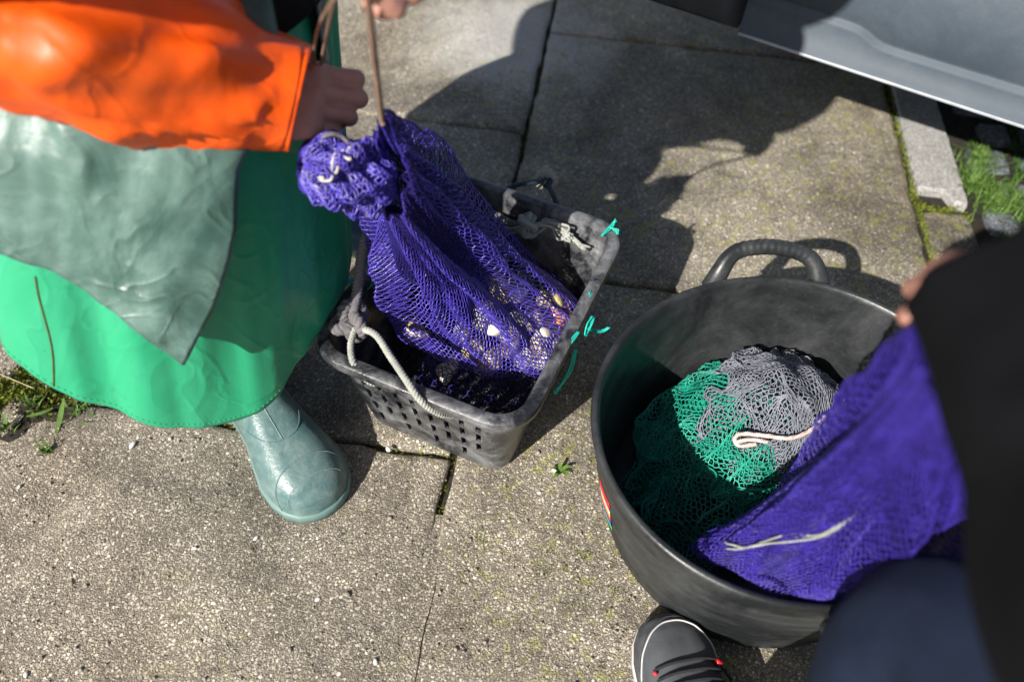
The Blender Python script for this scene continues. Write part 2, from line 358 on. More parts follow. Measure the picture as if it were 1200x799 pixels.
def net_geo(S, nu, nv, r, closed=False, mask=None, jitter=.10, d=.20):
    """honeycomb netting on the surface S(u, v): every strand is a three-sided bar"""
    J, I = np.meshgrid(np.arange(nv+1), np.arange(nu+(0 if closed else 1)), indexing='ij'); ni = I.shape[1]
    ju = RNG.normal(0, jitter, I.shape)/nu; jv = RNG.normal(0, jitter, I.shape)/nv
    u = (I+.5*(J % 2))/nu+ju; v = J/nv+jv
    if not closed: u = u/(1+.5/nu)
    va, vb = np.clip(v-d/nv, 0, 1), np.clip(v+d/nv, 0, 1)
    uu = np.concatenate([u.ravel(), u.ravel()]); vv = np.concatenate([va.ravel(), vb.ravel()])
    P = S(uu % 1.0 if closed else np.clip(uu, 0, 1), vv); nn = I.size
    idx = (J*ni+I); E = [np.stack([idx.ravel(), idx.ravel()+nn], 1)]
    for j in range(nv):
        for sgn in (0, 1):
            i = np.arange(ni); i2 = i+(sgn-1 if j % 2 == 0 else sgn)
            if closed: i2 = i2 % ni; ok = np.ones(ni, bool)
            else: ok = (i2 >= 0) & (i2 < ni)
            E.append(np.stack([j*ni+i[ok]+nn, (j+1)*ni+i2[ok]], 1))
    E = np.concatenate(E)
    if mask is not None:
        mk_ = mask(uu, vv); E = E[mk_[E[:, 0]] & mk_[E[:, 1]]]
    a, b = P[E[:, 0]], P[E[:, 1]]; D = b-a; L = np.linalg.norm(D, axis=1); ok = (L > 1e-4) & (L < .05); a, b, D = a[ok], b[ok], nrm(D[ok])
    ref = np.tile(np.array([.31, .22, .92]), (len(D), 1)); e1 = nrm(np.cross(D, ref)); e2 = np.cross(D, e1)
    a = a-D*r*.6; b = b+D*r*.6; rr = (r*RNG.uniform(.8, 1.2, len(D)))[:, None]; V = np.zeros((len(D), 6, 3))
    for k_ in range(3):
        o = np.cos(k_*2.0944)*e1+np.sin(k_*2.0944)*e2; V[:, k_] = a+o*rr; V[:, 3+k_] = b+o*rr
    base = (np.arange(len(D))*6)[:, None]
    F = np.concatenate([base+np.array([[k_, (k_+1) % 3, 3+(k_+1) % 3, 3+k_]]) for k_ in range(3)])
    return V.reshape(-1, 3), F
def loft(secs, nu=28, ns=None, wr=None):
    """secs: (centre, axis_a, axis_b) ellipses; smooth spline between them; wr(i, a)-> radial factor"""
    C = [np.r_[A3(c)[0], A3(a)[0], A3(b)[0]] for c, a, b in secs]; Q = spline(C, ns or len(C)*6); t = np.arange(nu)*2*np.pi/nu
    V = np.zeros((len(Q), nu, 3))
    for i, q in enumerate(Q):
        f = 1 if wr is None else wr(i/(len(Q)-1), t)[:, None]
        V[i] = q[:3]+f*(np.cos(t)[:, None]*q[3:6]+np.sin(t)[:, None]*q[6:9])
    return V
def sheet(V, thick=0.0, close=False):
    """grid of points (m, n, 3) -> faces; with thickness both faces and the border"""
    m, n = V.shape[:2]
    if not thick: return grid_faces(V, False, close)
    du = np.gradient(V, axis=1); dv = np.gradient(V, axis=0); Nn = nrm(np.cross(du, dv)); B = V-Nn*thick; F = []
    k_ = m*n
    for i in range(m-1):
        for j in range(n if close else n-1):
            j2 = (j+1) % n; a, b, c, d = i*n+j, i*n+j2, (i+1)*n+j2, (i+1)*n+j
            F += [(a, b, c, d), (d+k_, c+k_, b+k_, a+k_)]
    for i in range(m-1):
        if not close:
            F += [(i*n, (i+1)*n, (i+1)*n+k_, i*n+k_), ((i+1)*n-1+n, (i+1)*n-1, (i+1)*n-1+k_, (i+1)*n-1+n+k_)]
    for j in range(n if close else n-1):
        j2 = (j+1) % n
        F += [(j2, j, j+k_, j2+k_), ((m-1)*n+j, (m-1)*n+j2, (m-1)*n+j2+k_, (m-1)*n+j+k_)]
    return np.concatenate([V.reshape(-1, 3), B.reshape(-1, 3)]), F

# ------------------------------------------------------------------ the setting: slabs, kerb, setts
TH, OFF, S0 = -.1131, -.1459, 1.7534
CA = np.array([math.cos(TH), math.sin(TH)]); CB = np.array([-math.sin(TH), math.cos(TH)])
def ab(a, b, z=0.0):
    q = np.asarray(a)[..., None]*CA+OFF*CA+np.asarray(b)[..., None]*CB
    return np.concatenate([q, np.broadcast_to(np.asarray(z, float)[..., None], q.shape[:-1]+(1,))], -1)
def to_ab(x, y): return x*CA[0]+y*CA[1]-OFF, x*CB[0]+y*CB[1]
ground = mk('ground', [(-60, -60, -.014), (60, -60, -.014), (60, 60, -.014), (-60, 60, -.014)], [(0, 1, 2, 3)], 'dirt', smooth=False)
tag(ground, kind='structure')
rd_ = MB()
for (a0, a1, b0, b1) in ((-60, -3.85, -60, 60), (1.96, 60, -60, 60), (-3.85, 1.96, 3.3, 60), (-3.85, 1.96, -60, -1.1), (.92, 1.96, -1.1, .60), (.92, 1.96, 2.31, 3.3)):
    q = np.array([(a0, b0), (a1, b0), (a1, b1), (a0, b1)], float); rd_.add(ab(q[:, 0], q[:, 1], np.full(4, -.009)), [(0, 1, 2, 3)])
V, F = rd_.get(); o = mk('road', V, F, 'asphalt', smooth=False); tag(o, kind='structure')
pav = empty('pavement'); tag(pav, kind='structure')
def slab_mesh(a0, a1, b0, b1, zo, seed, chips=(), name='paving_slab'):
    def ticks(l):
        n = max(4, int(l/.035)); e = np.array([0, .003, .007, .014, .024])
        return np.r_[e, np.linspace(.04, l-.04, n), l-e[::-1]]
    ta, tb = ticks(a1-a0), ticks(b1-b0); Aa, Bb = np.meshgrid(a0+ta, b0+tb, indexing='xy')
    ed = np.minimum(np.minimum(Aa-a0, a1-Aa), np.minimum(Bb-b0, b1-Bb))
    pn = np.stack([Aa*38, Bb*38, Aa*0+seed], -1); wob = fbm(pn, 3, 3)
    w = np.clip(1-ed/.03, 0, 1)
    ca, cb = (a0+a1)/2, (b0+b1)/2
    Aa = Aa+wob*.0035*w*np.sign(ca-Aa); Bb = Bb+wob*.0035*w*np.sign(cb-Bb)
    z = zo-.0055*np.clip(1-ed/(.009+.004*wob), 0, 1)**1.5+.0011*fbm(np.stack([Aa*6, Bb*6, Aa*0], -1), 9)
    for (xa, xb, rad, dep) in chips:
        dd = np.hypot(Aa-xa, Bb-xb)/rad+.45*fbm(np.stack([Aa*30, Bb*30, Aa*0+2], -1), 5)
        z = z-dep*np.clip(1.25-dd, 0, .5)*2
    top = ab(Aa, Bb, z); V, F = grid_faces(top, False, False); m, n = Aa.shape
    ring = [j for j in range(n)]+[i*n+n-1 for i in range(1, m)]+[(m-1)*n+j for j in range(n-2, -1, -1)]+[i*n for i in range(m-2, 0, -1)]
    base = V[ring].copy(); base[:, 2] = -.05; k0 = len(V); V = np.vstack([V, base]); r_ = len(ring)
    F += [(ring[i], k0+i, k0+(i+1) % r_, ring[(i+1) % r_]) for i in range(r_)]
    return mk(name, V, F, 'concrete', pav)
cols = [-3.92, -3.12, -2.32, -1.52, -.72, 0, .808]; sd = 0
for ci in range(6):
    a0, a1 = cols[ci], cols[ci+1]; sh = 0 if ci % 2 else .4
    for rj in range(-4, 4):
        b1 = S0+.8*(rj+1)-sh if ci % 2 else S0-.4+.8*(rj+1)
        b0 = b1-.8; sd += 1
        if b1 < -1.2 or b0 > 3.4: continue
        g = .0048 if ci != 4 else .0045
        chips = [(-.70, .56, .10, .008), (-.66, .53, .06, .007)] if ci == 4 and b0 < .57 < b1+.03 else ([(-.74, .55, .07, .007)] if ci == 3 else ())
        slab_mesh(a0+g, a1-g, b0+g, b1-g, (.0012*math.sin(sd*2.3) if ci < 4 else .0004*math.sin(sd*1.7)), sd, chips)
# mortar that closes the nearest stretch of the long joint
t = np.linspace(-.9, .46, 60); wv = .0150+.0015*np.sin(t*60); zz = np.where(t > .36, .0006-(t-.36)*.07, .0006)
V = np.stack([ab(-wv, t, zz), ab(wv, t, zz)], 1); o = mk('joint_mortar', *grid_faces(V, False, False), 'concrete', pav)
# narrow strip beside the kerb end
slab_mesh(.816, .915, -1.2, 1.268, -.004, 77, [(.83, 1.26, .03, .006)], 'edging_strip')
# kerb stones
def kerb_stone(poly, z, seed):
    P = np.array(poly, float); c = P.mean(0); lo = P; mid = P+(c-P)*.0; inn = P+nrm(c-P)*.006
    n = len(P); V = np.concatenate([ab(lo[:, 0], lo[:, 1], np.full(n, -.05)), ab(mid[:, 0], mid[:, 1], np.full(n, z-.006)), ab(inn[:, 0], inn[:, 1], np.full(n, z))])
    F = [tuple([k_*n+i, k_*n+(i+1) % n, (k_+1)*n+(i+1) % n, (k_+1)*n+i]) for k_ in range(2) for i in range(n)]+[tuple(range(2*n, 3*n))]
    return V, F
def dense(poly, step=.02):
    out = []
    for i in range(len(poly)):
        a, b = np.array(poly[i]), np.array(poly[(i+1) % len(poly)]); m = max(1, int(np.linalg.norm(b-a)/step))
        for k_ in range(m): q = a+(b-a)*k_/m; out.append(q+.0012*np.array([math.sin(q[1]*170), math.cos(q[0]*190+q[1]*90)]))
    return out
kerb = empty('kerb'); tag(kerb, kind='structure')
for kp in ([(.817, 1.318), (.872, 1.316), (.885, 1.283), (.909, 1.281), (.909, 2.20), (.817, 2.20)], [(.817, 2.208), (.909, 2.208), (.909, 3.2), (.817, 3.2)]):
    V, F = kerb_stone(dense(kp), .006, 1); mk('kerb_stone', V, F, 'granite', kerb, False)
# small granite setts with grass between them
setts = empty('sett_paving'); tag(setts, kind='structure')
def sett_mesh(seed):
    n = 9; u = np.linspace(-.5, .5, n); X, Y = np.meshgrid(u, u); rr = np.maximum(abs(X), abs(Y))*2
    sq = np.sqrt(1-.30*(X*2)**2*(Y*2)**2); Z = .004*fbm(np.stack([X*3, Y*3, X*0+seed*7.7], -1), seed)-.012*rr**6
    top = np.stack([X*sq, Y*sq, Z], -1); V, F = grid_faces(top, False, False)
    ring = [j for j in range(n)]+[i*n+n-1 for i in range(1, n)]+[(n-1)*n+j for j in range(n-2, -1, -1)]+[i*n for i in range(n-2, 0, -1)]
    b = V[ring].copy(); b[:, 2] = -.05; k0 = len(V); r_ = len(ring)
    return np.vstack([V, b]), F+[(ring[i], k0+i, k0+(i+1) % r_, ring[(i+1) % r_]) for i in range(r_)]
protos = []
for s_ in range(5):
    V, F = sett_mesh(s_+1); protos.append(mk('sett', V, F, 'sett', setts))
first = [True]*5
bb = .62; row = 0; sett_gaps = []
while bb < 2.3:
    hgt = .098; aa = .935+(row % 2)*.045
    while aa < 1.95:
        wd = random.uniform(.085, .125); q = ab(aa+wd/2, bb+hgt/2, -.004+random.uniform(-.003, .003)); i = random.randrange(5)
        if first[i]: o = protos[i]; first[i] = False
        else: o = protos[i].copy(); COL.objects.link(o); o.parent = setts
        o.location = q; o.rotation_euler = (random.uniform(-.04, .04), random.uniform(-.04, .04), TH+random.uniform(-.05, .05)); o.scale = (wd-.016, hgt-.018, 1)
        sett_gaps.append((aa+wd, bb, hgt)); aa += wd
    bb += hgt; row += 1
for i in range(5):
    if first[i]: bpy.data.objects.remove(protos[i])

# ------------------------------------------------------------------ vegetation, grit, fragments
def blades(n, centres, h0, h1, w, lean=.5, spread=.02, seg=3):
    """bent grass blades; centres: (x, y, z, weight radius)"""
    mb = MB()
    for _ in range(n):
        c = centres[random.randrange(len(centres))]; an = random.uniform(0, 6.283); rd = abs(random.gauss(0, c[3] if len(c) > 3 else spread))
        b = np.array([c[0]+rd*math.cos(an), c[1]+rd*math.sin(an), c[2]]); hh = random.uniform(h0, h1); d = random.uniform(0, 6.283); le = random.uniform(.2, lean)*hh
        dv = np.array([math.cos(d), math.sin(d), 0]); sv = np.array([-math.sin(d), math.cos(d), 0]); ww = w*random.uniform(.6, 1.3); V = []
        for k_ in range(seg+1):
            t_ = k_/seg; p_ = b+dv*le*t_*t_+np.array([0, 0, hh*t_*(1-.25*t_)]); w_ = ww*(1-t_**1.6)+.0002
            V += [p_-sv*w_/2, p_+sv*w_/2]
        mb.add(V, [(2*k_, 2*k_+1, 2*k_+3, 2*k_+2) for k_ in range(seg)])
    return mb.get()
gc = []
for (a_, b_, h_) in sett_gaps:
    for _ in range(5):
        q = ab(a_+random.gauss(0, .006), b_+random.uniform(0, h_)); gc.append((q[0], q[1], -.012, .008))
    for _ in range(3):
        q = ab(a_+random.uniform(-.1, 0), b_+random.gauss(0, .006)); gc.append((q[0], q[1], -.012, .008))
gc = [g for g in gc if g[1] < 1.75 and g[0] < 1.5]
g = mk('grass', *blades(5200, gc, .008, .034, .0026, 1.2), 'grass', smooth=False); tag(g, 'short green grass growing between the dark setts', 'grass', kind='stuff')
tuft = [(*(0.9792, 1.3313, 0.0000)[:2], -.01, .02), (*(0.9607, 1.1978, 0.0000)[:2], -.01, .03), (*(1.0097, 1.2139, 0.0000)[:2], -.01, .03), (*(0.9380, 1.2606, 0.0000)[:2], -.01, .016)]
g = mk('grass_tuft', *blades(620, tuft, .015, .055, .0034, 1.3), 'leaf', smooth=False); tag(g, 'thicker grass tuft beside the end of the granite kerb', 'grass')
def moss_geo(spots, n, size=.0035, zb=.0, zs=.0022):
    mb = MB()
    for _ in range(n):
        c = spots[random.randrange(len(spots))]; b = np.array([c[0]+random.gauss(0, c[2]), c[1]+random.gauss(0, c[3]), zb+abs(random.gauss(0, zs))])
        s = size*random.uniform(.5, 1.5); d = nrm(np.array([random.gauss(0, 1), random.gauss(0, 1), abs(random.gauss(0, .8))])); e = nrm(np.cross(d, (random.random(), .3, .7)))
        mb.add([b-e*s*.35, b+e*s*.35, b+d*s+e*s*.1, b+d*s*.6-e*s*.5], [(0, 1, 2, 3)])
    return mb.get()
kerb_moss = []
for t_ in np.linspace(1.29, 1.95, 26):
    q = ab(.811, t_); kerb_moss.append((q[0], q[1], .005+.004*random.random(), .012))
for t_ in np.linspace(.82, .9, 6): q = ab(t_, 1.275+random.uniform(-.02, .008)); kerb_moss.append((q[0], q[1], .008, .006))
for t_ in np.linspace(1.05, 1.27, 8): q = ab(.81+.03*(1.27-t_), t_); kerb_moss.append((q[0], q[1], .004, .010))
m = mk('moss', *moss_geo(kerb_moss, 2600, .0045, -.006), 'moss', smooth=False); tag(m, 'yellow green moss along the edge of the granite kerb', 'moss', kind='stuff')
crev = [(*ab(-.70+random.gauss(0, .035), .556+random.gauss(0, .02))[:2], .014, .012) for _ in range(16)]+[(*ab(-.72, t_)[:2], .004, .01) for t_ in np.linspace(.4, .8, 10)]
m = mk('moss', *moss_geo(crev, 2300, .0045, -.008), 'moss', smooth=False); tag(m, 'green moss in the broken slab corner beneath the green apron', 'moss', kind='stuff')
slabm = []
for _ in range(90):
    q = ab(random.uniform(.03, .45), random.uniform(.35, .75)); slabm.append((q[0], q[1], .007, .007))
m = mk('moss', *moss_geo(slabm, 1500, .0024, .0, .0005), 'moss', smooth=False); tag(m, 'yellow moss flecks on the slab between crate and shoe', 'moss', kind='stuff')
jm = [(*ab(.002*random.gauss(0, 1), t_)[:2], .003, .01) for t_ in np.linspace(.3, 1.9, 40)]+[(*ab(t_, .5534)[:2], .012, .003) for t_ in np.linspace(-.7, 0, 24)]+[(*ab(t_, .9534)[:2], .012, .003) for t_ in np.linspace(0, .8, 26)]
m = mk('moss', *moss_geo(jm, 1500, .0034, -.011), 'moss', smooth=False); tag(m, 'dark moss down in the joints between the slabs', 'moss', kind='stuff')
def leafblade(pts, w, name, mat, parent=None):
    P = spline(pts, 9); T = nrm(np.gradient(P, axis=0)); s = nrm(np.cross(T, (0, 0, 1))); t_ = np.linspace(0, 1, 9); ww = (w*np.sin(np.pi*(.12+.86*t_))**.7)[:, None]
    V = np.stack([P-s*ww/2, P-np.array([0, 0, 1])*ww*.12, P+s*ww/2], 1); return mk(name, *grid_faces(V, False, False), mat, parent)
# wide grass blades and a straw in the broken corner on the left
o = leafblade([(-0.6925, 0.5758, -0.0050), (-0.6937, 0.6056, 0.0040), (-0.6946, 0.6303, 0.0120)], .0085, 'wild_grass', 'leaf'); tag(o, 'upright wide green grass blade in the broken slab corner', 'grass blade')
o = leafblade([(-0.7097, 0.6156, 0.0040), (-0.7234, 0.6048, 0.0050), (-0.7470, 0.5998, 0.0010)], .006, 'wild_grass', 'leaf'); tag(o, 'pale grass blade lying flat across the broken slab corner', 'grass blade')
tg = [(*(-0.7489, 0.6286, 0.0000)[:2], -.006, .009), (*(-0.6920, 0.5447, 0.0000)[:2], -.004, .006), (*(-0.7728, 0.5851, 0.0000)[:2], -.006, .008), (*(-0.6746, 0.6170, 0.0000)[:2], -.006, .012)]
for tq, lb in zip(tg, ('green weed tuft beneath the apron hem above the grass blades', 'lowest small green weed tuft at the broken slab corner', 'small green weed tuft at the very left edge', 'mossy green weed tuft right of the upright grass blade')):
    g = mk('weed_tuft', *blades(32, [tq], .006, .022, .004, 1.4), 'leaf', smooth=False); tag(g, lb, 'weed')
V, F = tube(spline([(-0.8263, 0.6770, 0.0040), (-0.7870, 0.6613, 0.0060), (-0.7539, 0.6505, 0.0030)], 12), .0011, 5); o = mk('straw', V, F, 'straw'); tag(o, 'thin pale straw lying on moss at the left edge', 'straw')
w_ = empty('weed_plant', (0.0803, 0.5503, 0.0000))
for (x_, y_, hh) in ((648, 546, .010), (667, 543, .014), (666, 556, .010), (656, 541, .016), (650, 560, .006)):
    base_, tip_ = np.array((0.0815, 0.5499, 0.0010)), None
    q = {648: (0.0680, 0.5501, 0.0100), 667: (0.0973, 0.5535, 0.0120), 666: (0.0949, 0.5393, 0.0090), 656: (0.0803, 0.5591, 0.0160), 650: (0.0722, 0.5354, 0.0060)}[x_]
    mid = (base_+np.array(q))/2+np.array([0, 0, .005]); o = leafblade([base_, mid, q], .0062, 'leaf', 'leaf'); o.parent = w_; o.location = -np.array(w_.location)
tag(w_, 'tiny green weed with oval leaves beside a white pebble', 'weed')
def pebble(c, s, name, mat, label, cat, group=None):
    V, F = ellipsoid((0, 0, 0), s, 10, 7); V = V*(1+.18*fbm(V*180+np.array(c)*91, 4)[:, None]); o = mk(name, V, F, mat); o.location = c; o.rotation_euler[2] = random.uniform(0, 3)
    return tag(o, label, cat, group)
pebble((0.0735, 0.5522, 0.0040), (.0055, .0045, .004), 'pebble', 'shellbit', 'round white pebble beside the tiny weed in front of the crate', 'pebble')
pebble((-0.1806, 0.5725, 0.0030), (.005, .004, .003), 'pebble', 'shellbit', 'white pebble at the foot of the black crate', 'pebble')
pebble((-0.5670, 0.5587, 0.0030), (.0065, .0035, .0022), 'shell_fragment', 'shellbit', 'white shell fragment on the concrete below the apron hem', 'shell fragment')
bits = [(-0.5146, 0.5726, 0.0020), (-0.7068, 0.4821, 0.0020), (-0.2443, 0.3402, 0.0020), (-0.3466, 0.4219, 0.0020), (-0.4277, 0.4028, 0.0020), (-0.5898, 0.2291, 0.0020), (-0.1552, 0.2644, 0.0020), (0.0511, 0.5125, 0.0020), (-0.0774, 1.0135, 0.0020), (-0.2031, 1.2883, 0.0020), (-0.0988, 1.3045, 0.0020)]
for q in bits: pebble(q, (.0035*random.uniform(.7, 1.3), .0025, .0012), 'shell_fragment', 'shellbit', 'tiny white shell chip scattered on the concrete slabs', 'shell fragment', 'tiny shell chips on the slabs')
# loose grit
n = 7500; aa = RNG.uniform(-1.5, .8, n); bq = RNG.uniform(.1, 2.2, n); q = ab(aa, bq, np.full(n, .0004)); s = RNG.gamma(3.0, .00045, n)+.0005
oct_ = np.array([(1, 0, 0), (-1, 0, 0), (0, 1, 0), (0, -1, 0), (0, 0, 1.), (0, 0, -.6)])
V = q[:, None]+s[:, None, None]*(oct_[None]*RNG.uniform(.6, 1.3, (n, 6, 1))); fo = np.array([(0, 2, 4), (2, 1, 4), (1, 3, 4), (3, 0, 4), (2, 0, 5), (1, 2, 5), (3, 1, 5), (0, 3, 5)])
o = mk('loose_grit', V.reshape(-1, 3), (np.arange(n)[:, None, None]*6+fo[None]).reshape(-1, 3), 'grit', smooth=False); tag(o, 'fine loose grit scattered over the concrete slabs', 'grit', kind='stuff')

# ------------------------------------------------------------------ grey vehicle, rear bumper corner over the kerb
vd = nrm(np.array([.876, -.483, 0])); vn = np.array([-.483, -.876, 0])/np.linalg.norm([.483, .876]); vo = np.array([.384, 1.310, 0])
car = empty('parked_vehicle', (.95, 1.35, 0)); tag(car, 'grey vehicle with a scratched plastic bumper overhanging the kerb', 'vehicle')
def sweep(prof, s0, s1, m=30, fz=None, close=True):
    S_ = np.linspace(s0, s1, m); V = np.zeros((m, len(prof if fz is None else fz(s0)), 3))
    for i, s_ in enumerate(S_):
        pr = np.array(prof if fz is None else fz(s_), float); V[i] = vo+vd*s_+vn*pr[:, :1]+np.array([0, 0, 1])*pr[:, 1:2]
    return grid_faces(V, close, close)
def bprof(s_):
    j = .020/(1+math.exp(-(s_-.215)/.010)); c = .318+.030-j+.006*s_
    return [(-.30, .31), (-.05, .285), (-.006, .276), (.003, .277), (.0055, .280), (.005, .284), (-.002, .287), (-.009, c-.012), (-.011, c-.005), (-.0165, c-.002), (-.0178, c+.003), (-.0150, c+.007), (-.022, .40), (-.040, .48), (-.075, .535), (-.12, .555), (-.30, .56)]
V, F = sweep(None, 0, 1.66, 120, bprof); mkp('bumper', V, F, 'bumper', car)
V, F = sweep([(-.3, .31), (-.04, .288), (-.006, .282), (-.004, .288), (-.03, .32), (-.045, .36), (-.3, .40)], -.24, -.004, 6); mkp('bumper_corner', V, F, 'bumper_dark', car)
V, F = sweep([(.0045, .2775), (.0075, .279), (.0078, .2825), (.0055, .2845)], .002, 1.655, 40); mkp('lip_highlight', V, F, 'lip', car)  # added pale strip that paints the sun highlight along the lip
V, F = ellipsoid(vo+vd*-.05+vn*-.045+np.array([0, 0, .375]), (.055, .05, .045), 14, 9); mkp('rubber_buffer', V, F, 'tyre', car)
V, F = sweep([(-.13, .555), (-.135, .80), (-.19, 1.12), (-.36, 1.44), (-1.5, 1.5), (-1.5, .5), (-.3, .5)], .02, 1.62, 8); mkp('body', V, F, 'paint', car, False)
V, F = sweep([(-.178, 1.02), (-.19, 1.13), (-.345, 1.40), (-.36, 1.40), (-.21, 1.1), (-.2, 1.02)], .18, 1.46, 6); mkp('rear_window', V, F, 'glass', car, False)
for s_ in (.08, 1.54):
    V, F = sweep([(-.125, .62), (-.126, .80), (-.16, .80), (-.16, .62)], s_-.05, s_+.05, 3); mkp('tail_lamp', V, F, 'lamp_red', car, False)
for s_ in (.12, 1.5):
    c_ = vo+vd*s_+vn*-.75+np.array([0, 0, .30]); t_ = np.arange(28)*2*np.pi/28; V = []
    for (off_, rad_) in ((-.09, .18), (-.1, .27), (-.07, .3), (.07, .3), (.1, .27), (.09, .18)): V.append(c_+vd*off_+rad_*(np.cos(t_)[:, None]*vn+np.sin(t_)[:, None]*np.array([0, 0, 1])))
    o = mkp('wheel', *grid_faces(np.array(V)), 'tyre', car); o2 = mkp('rim', *grid_faces(np.array([c_+vd*k_+.17*(np.cos(t_)[:, None]*vn+np.sin(t_)[:, None]*np.array([0, 0, 1])) for k_ in (-.095, .095)])), 'bumper', car)
    o2.parent = o

# ------------------------------------------------------------------ black crate
CR_C = np.array([-.054, .722, 0]); CR_A = math.radians(-22); es = np.array([math.cos(CR_A), math.sin(CR_A), 0]); el = np.array([-math.sin(CR_A), math.cos(CR_A), 0])
CR_H = .225
def crl(x, y, z): return CR_C+np.asarray(x)[..., None]*es+np.asarray(y)[..., None]*el+np.asarray(z)[..., None]*np.array([0, 0, 1.])
crate = empty('fish_crate', tuple(CR_C)); tag(crate, 'worn black plastic crate with slotted end wall and rope handles', 'crate')
NC = 8; colx = np.sort(np.r_[np.linspace(-.40, .366, NC), np.linspace(-.40, .366, NC)+.034, .402])            # slot / rib edges on the short walls, share of half width
rows = [.034, .062, .071, .099, .108, .136, .145, .170]
def peri(hw, hl, rad):
    """rounded rectangle, start at front side; fixed number of points"""
    P = []
    q = np.r_[-1, colx/ .5*.98, 1]*.0
    xs = np.concatenate([[-(hw-rad)], colx/.40*(hw-rad)*.93, [hw-rad]])
    ys = np.linspace(-(hl-rad), hl-rad, 9)
    ar = np.linspace(0, np.pi/2, 7)[1:-1]
    for x in xs: P.append((x, -hl))
    for a in ar: P.append((hw-rad+rad*math.sin(a), -hl+rad-rad*math.cos(a)))
    for y in ys: P.append((hw, y))
    for a in ar: P.append((hw-rad+rad*math.cos(a), hl-rad+rad*math.sin(a)))
    for x in xs[::-1]: P.append((x, hl))
    for a in ar: P.append((-hw+rad-rad*math.sin(a), hl-rad+rad*math.cos(a)))
    for y in ys[::-1]: P.append((-hw, y))
    for a in ar: P.append((-hw+rad-rad*math.cos(a), -hl+rad-rad*math.sin(a)))
    return np.array(P)
def wallr(z):
    t_ = z/CR_H; return .116+.030*t_, .153+.036*t_, .030+.012*t_
def ring(z, off):
    hw, hl, rd = wallr(z); P = peri(hw+off, hl+off, max(.006, rd+off)); return crl(P[:, 0], P[:, 1], np.full(len(P), z))
zl = sorted(set([0.010]+rows+[.182, .196])); TK = .0038
outer = [ring(.0, -.008), ring(.003, -.002)]+[ring(z, 0) for z in zl]; io = 2
lip = [ring(.200, .002), ring(.201, .013), ring(.206, .0165), ring(.216, .0165), ring(.222, .0145), ring(CR_H, .010), ring(CR_H, .001), ring(.223, -.0025), ring(.218, -TK)]
inner = [ring(z, -TK) for z in zl[::-1]]; floor_ = [ring(.0065, -.012)]
G = np.array(outer+lip+inner+floor_); V, F = grid_faces(G, True, True); n_ = G.shape[1]
nO, nL = len(outer), len(lip); drop = set(); extra = []
cols_ = len(colx)
def lev(z): return io+zl.index(z)
def levi(z): return nO+nL+(len(zl)-1-zl.index(z))
back0 = (cols_+2)+5+9+5
for base0, flip in ((0, False),):
    for c_ in range(NC):
        j = base0+1+2*c_+(0 if not flip else 0)
        for r_ in range(4):
            if c_ % 2 and r_ == 0: continue
            z0, z1 = rows[2*r_], rows[2*r_+1]
            o0, o1, i0, i1 = lev(z0), lev(z1), levi(z0), levi(z1)
            drop.add((o0*n_+j, o0*n_+j+1)); drop.add((i1*n_+j, i1*n_+j+1))
            a, b, c, d = o0*n_+j, o0*n_+j+1, o1*n_+j+1, o1*n_+j; e, f, g_, h_ = i0*n_+j, i0*n_+j+1, i1*n_+j+1, i1*n_+j
            extra += [(b, a, e, f), (c, b, f, g_), (d, c, g_, h_), (a, d, h_, e)]
F = [f for f in F if not (len(f) == 4 and (f[0], f[1]) in drop)]+extra
mkp('shell', V, F, 'crate', crate, False)
o = crate.children[0]; 
try:
    o.data.set_sharp_from_angle(angle=math.radians(38)); o.data.polygons.foreach_set('use_smooth', np.ones(len(o.data.polygons), dtype=bool))
except Exception: pass

# ropes on the crate
kn = np.array((-0.2162, 0.6344, 0.2350))
rp = empty('carrying_rope', tuple(kn)); tag(rp, 'grey braided rope handle knotted at the left rim of the crate', 'rope')
path = spline([(-0.1888, 0.7387, 0.3600), (-0.1929, 0.7174, 0.3350), (-0.2023, 0.6923, 0.3000), (-0.2078, 0.6631, 0.2650), (-0.2126, 0.6412, 0.2450)], 60)
V, F = tube(path, .0062, 10); V = V+0; mkp('braid', *rope(path, .0072, 4, .020, 6), 'rope_grey', rp)
V, F = rope(knot_path(kn, .0225, (-.2, -.5, .8), 90), .0085, 3, .02, 6); mkp('knot', V, F, 'rope_grey', rp)
V, F = tube(knot_path(kn+np.array([.004, -.004, -.008]), .015, (.6, -.4, .5), 60), .0078, 8); mkp('knot', V, F, 'rope_grey', rp)
V, F = rope(spline([(-0.2082, 0.6211, 0.2360), (-0.2102, 0.5957, 0.2320), (-0.2042, 0.5736, 0.2250), (-0.1947, 0.5678, 0.2050), (-0.1821, 0.5679, 0.1880), (-0.1782, 0.5791, 0.1760)], 60), .0046, 3, .015, 6); mkp('rope_tail', V, F, 'rope_white', rp)
V, F = rope(spline([(-0.2035, 0.6212, 0.2380), (-0.1781, 0.6067, 0.2440), (-0.1537, 0.5730, 0.2430), (-0.1303, 0.5408, 0.2400), (-0.1120, 0.5216, 0.2260), (-0.0916, 0.5201, 0.2000), (-0.0737, 0.5309, 0.1760)], 90), .0050, 3, .014, 6); mkp('rope_loop', V, F, 'rope_white', rp)
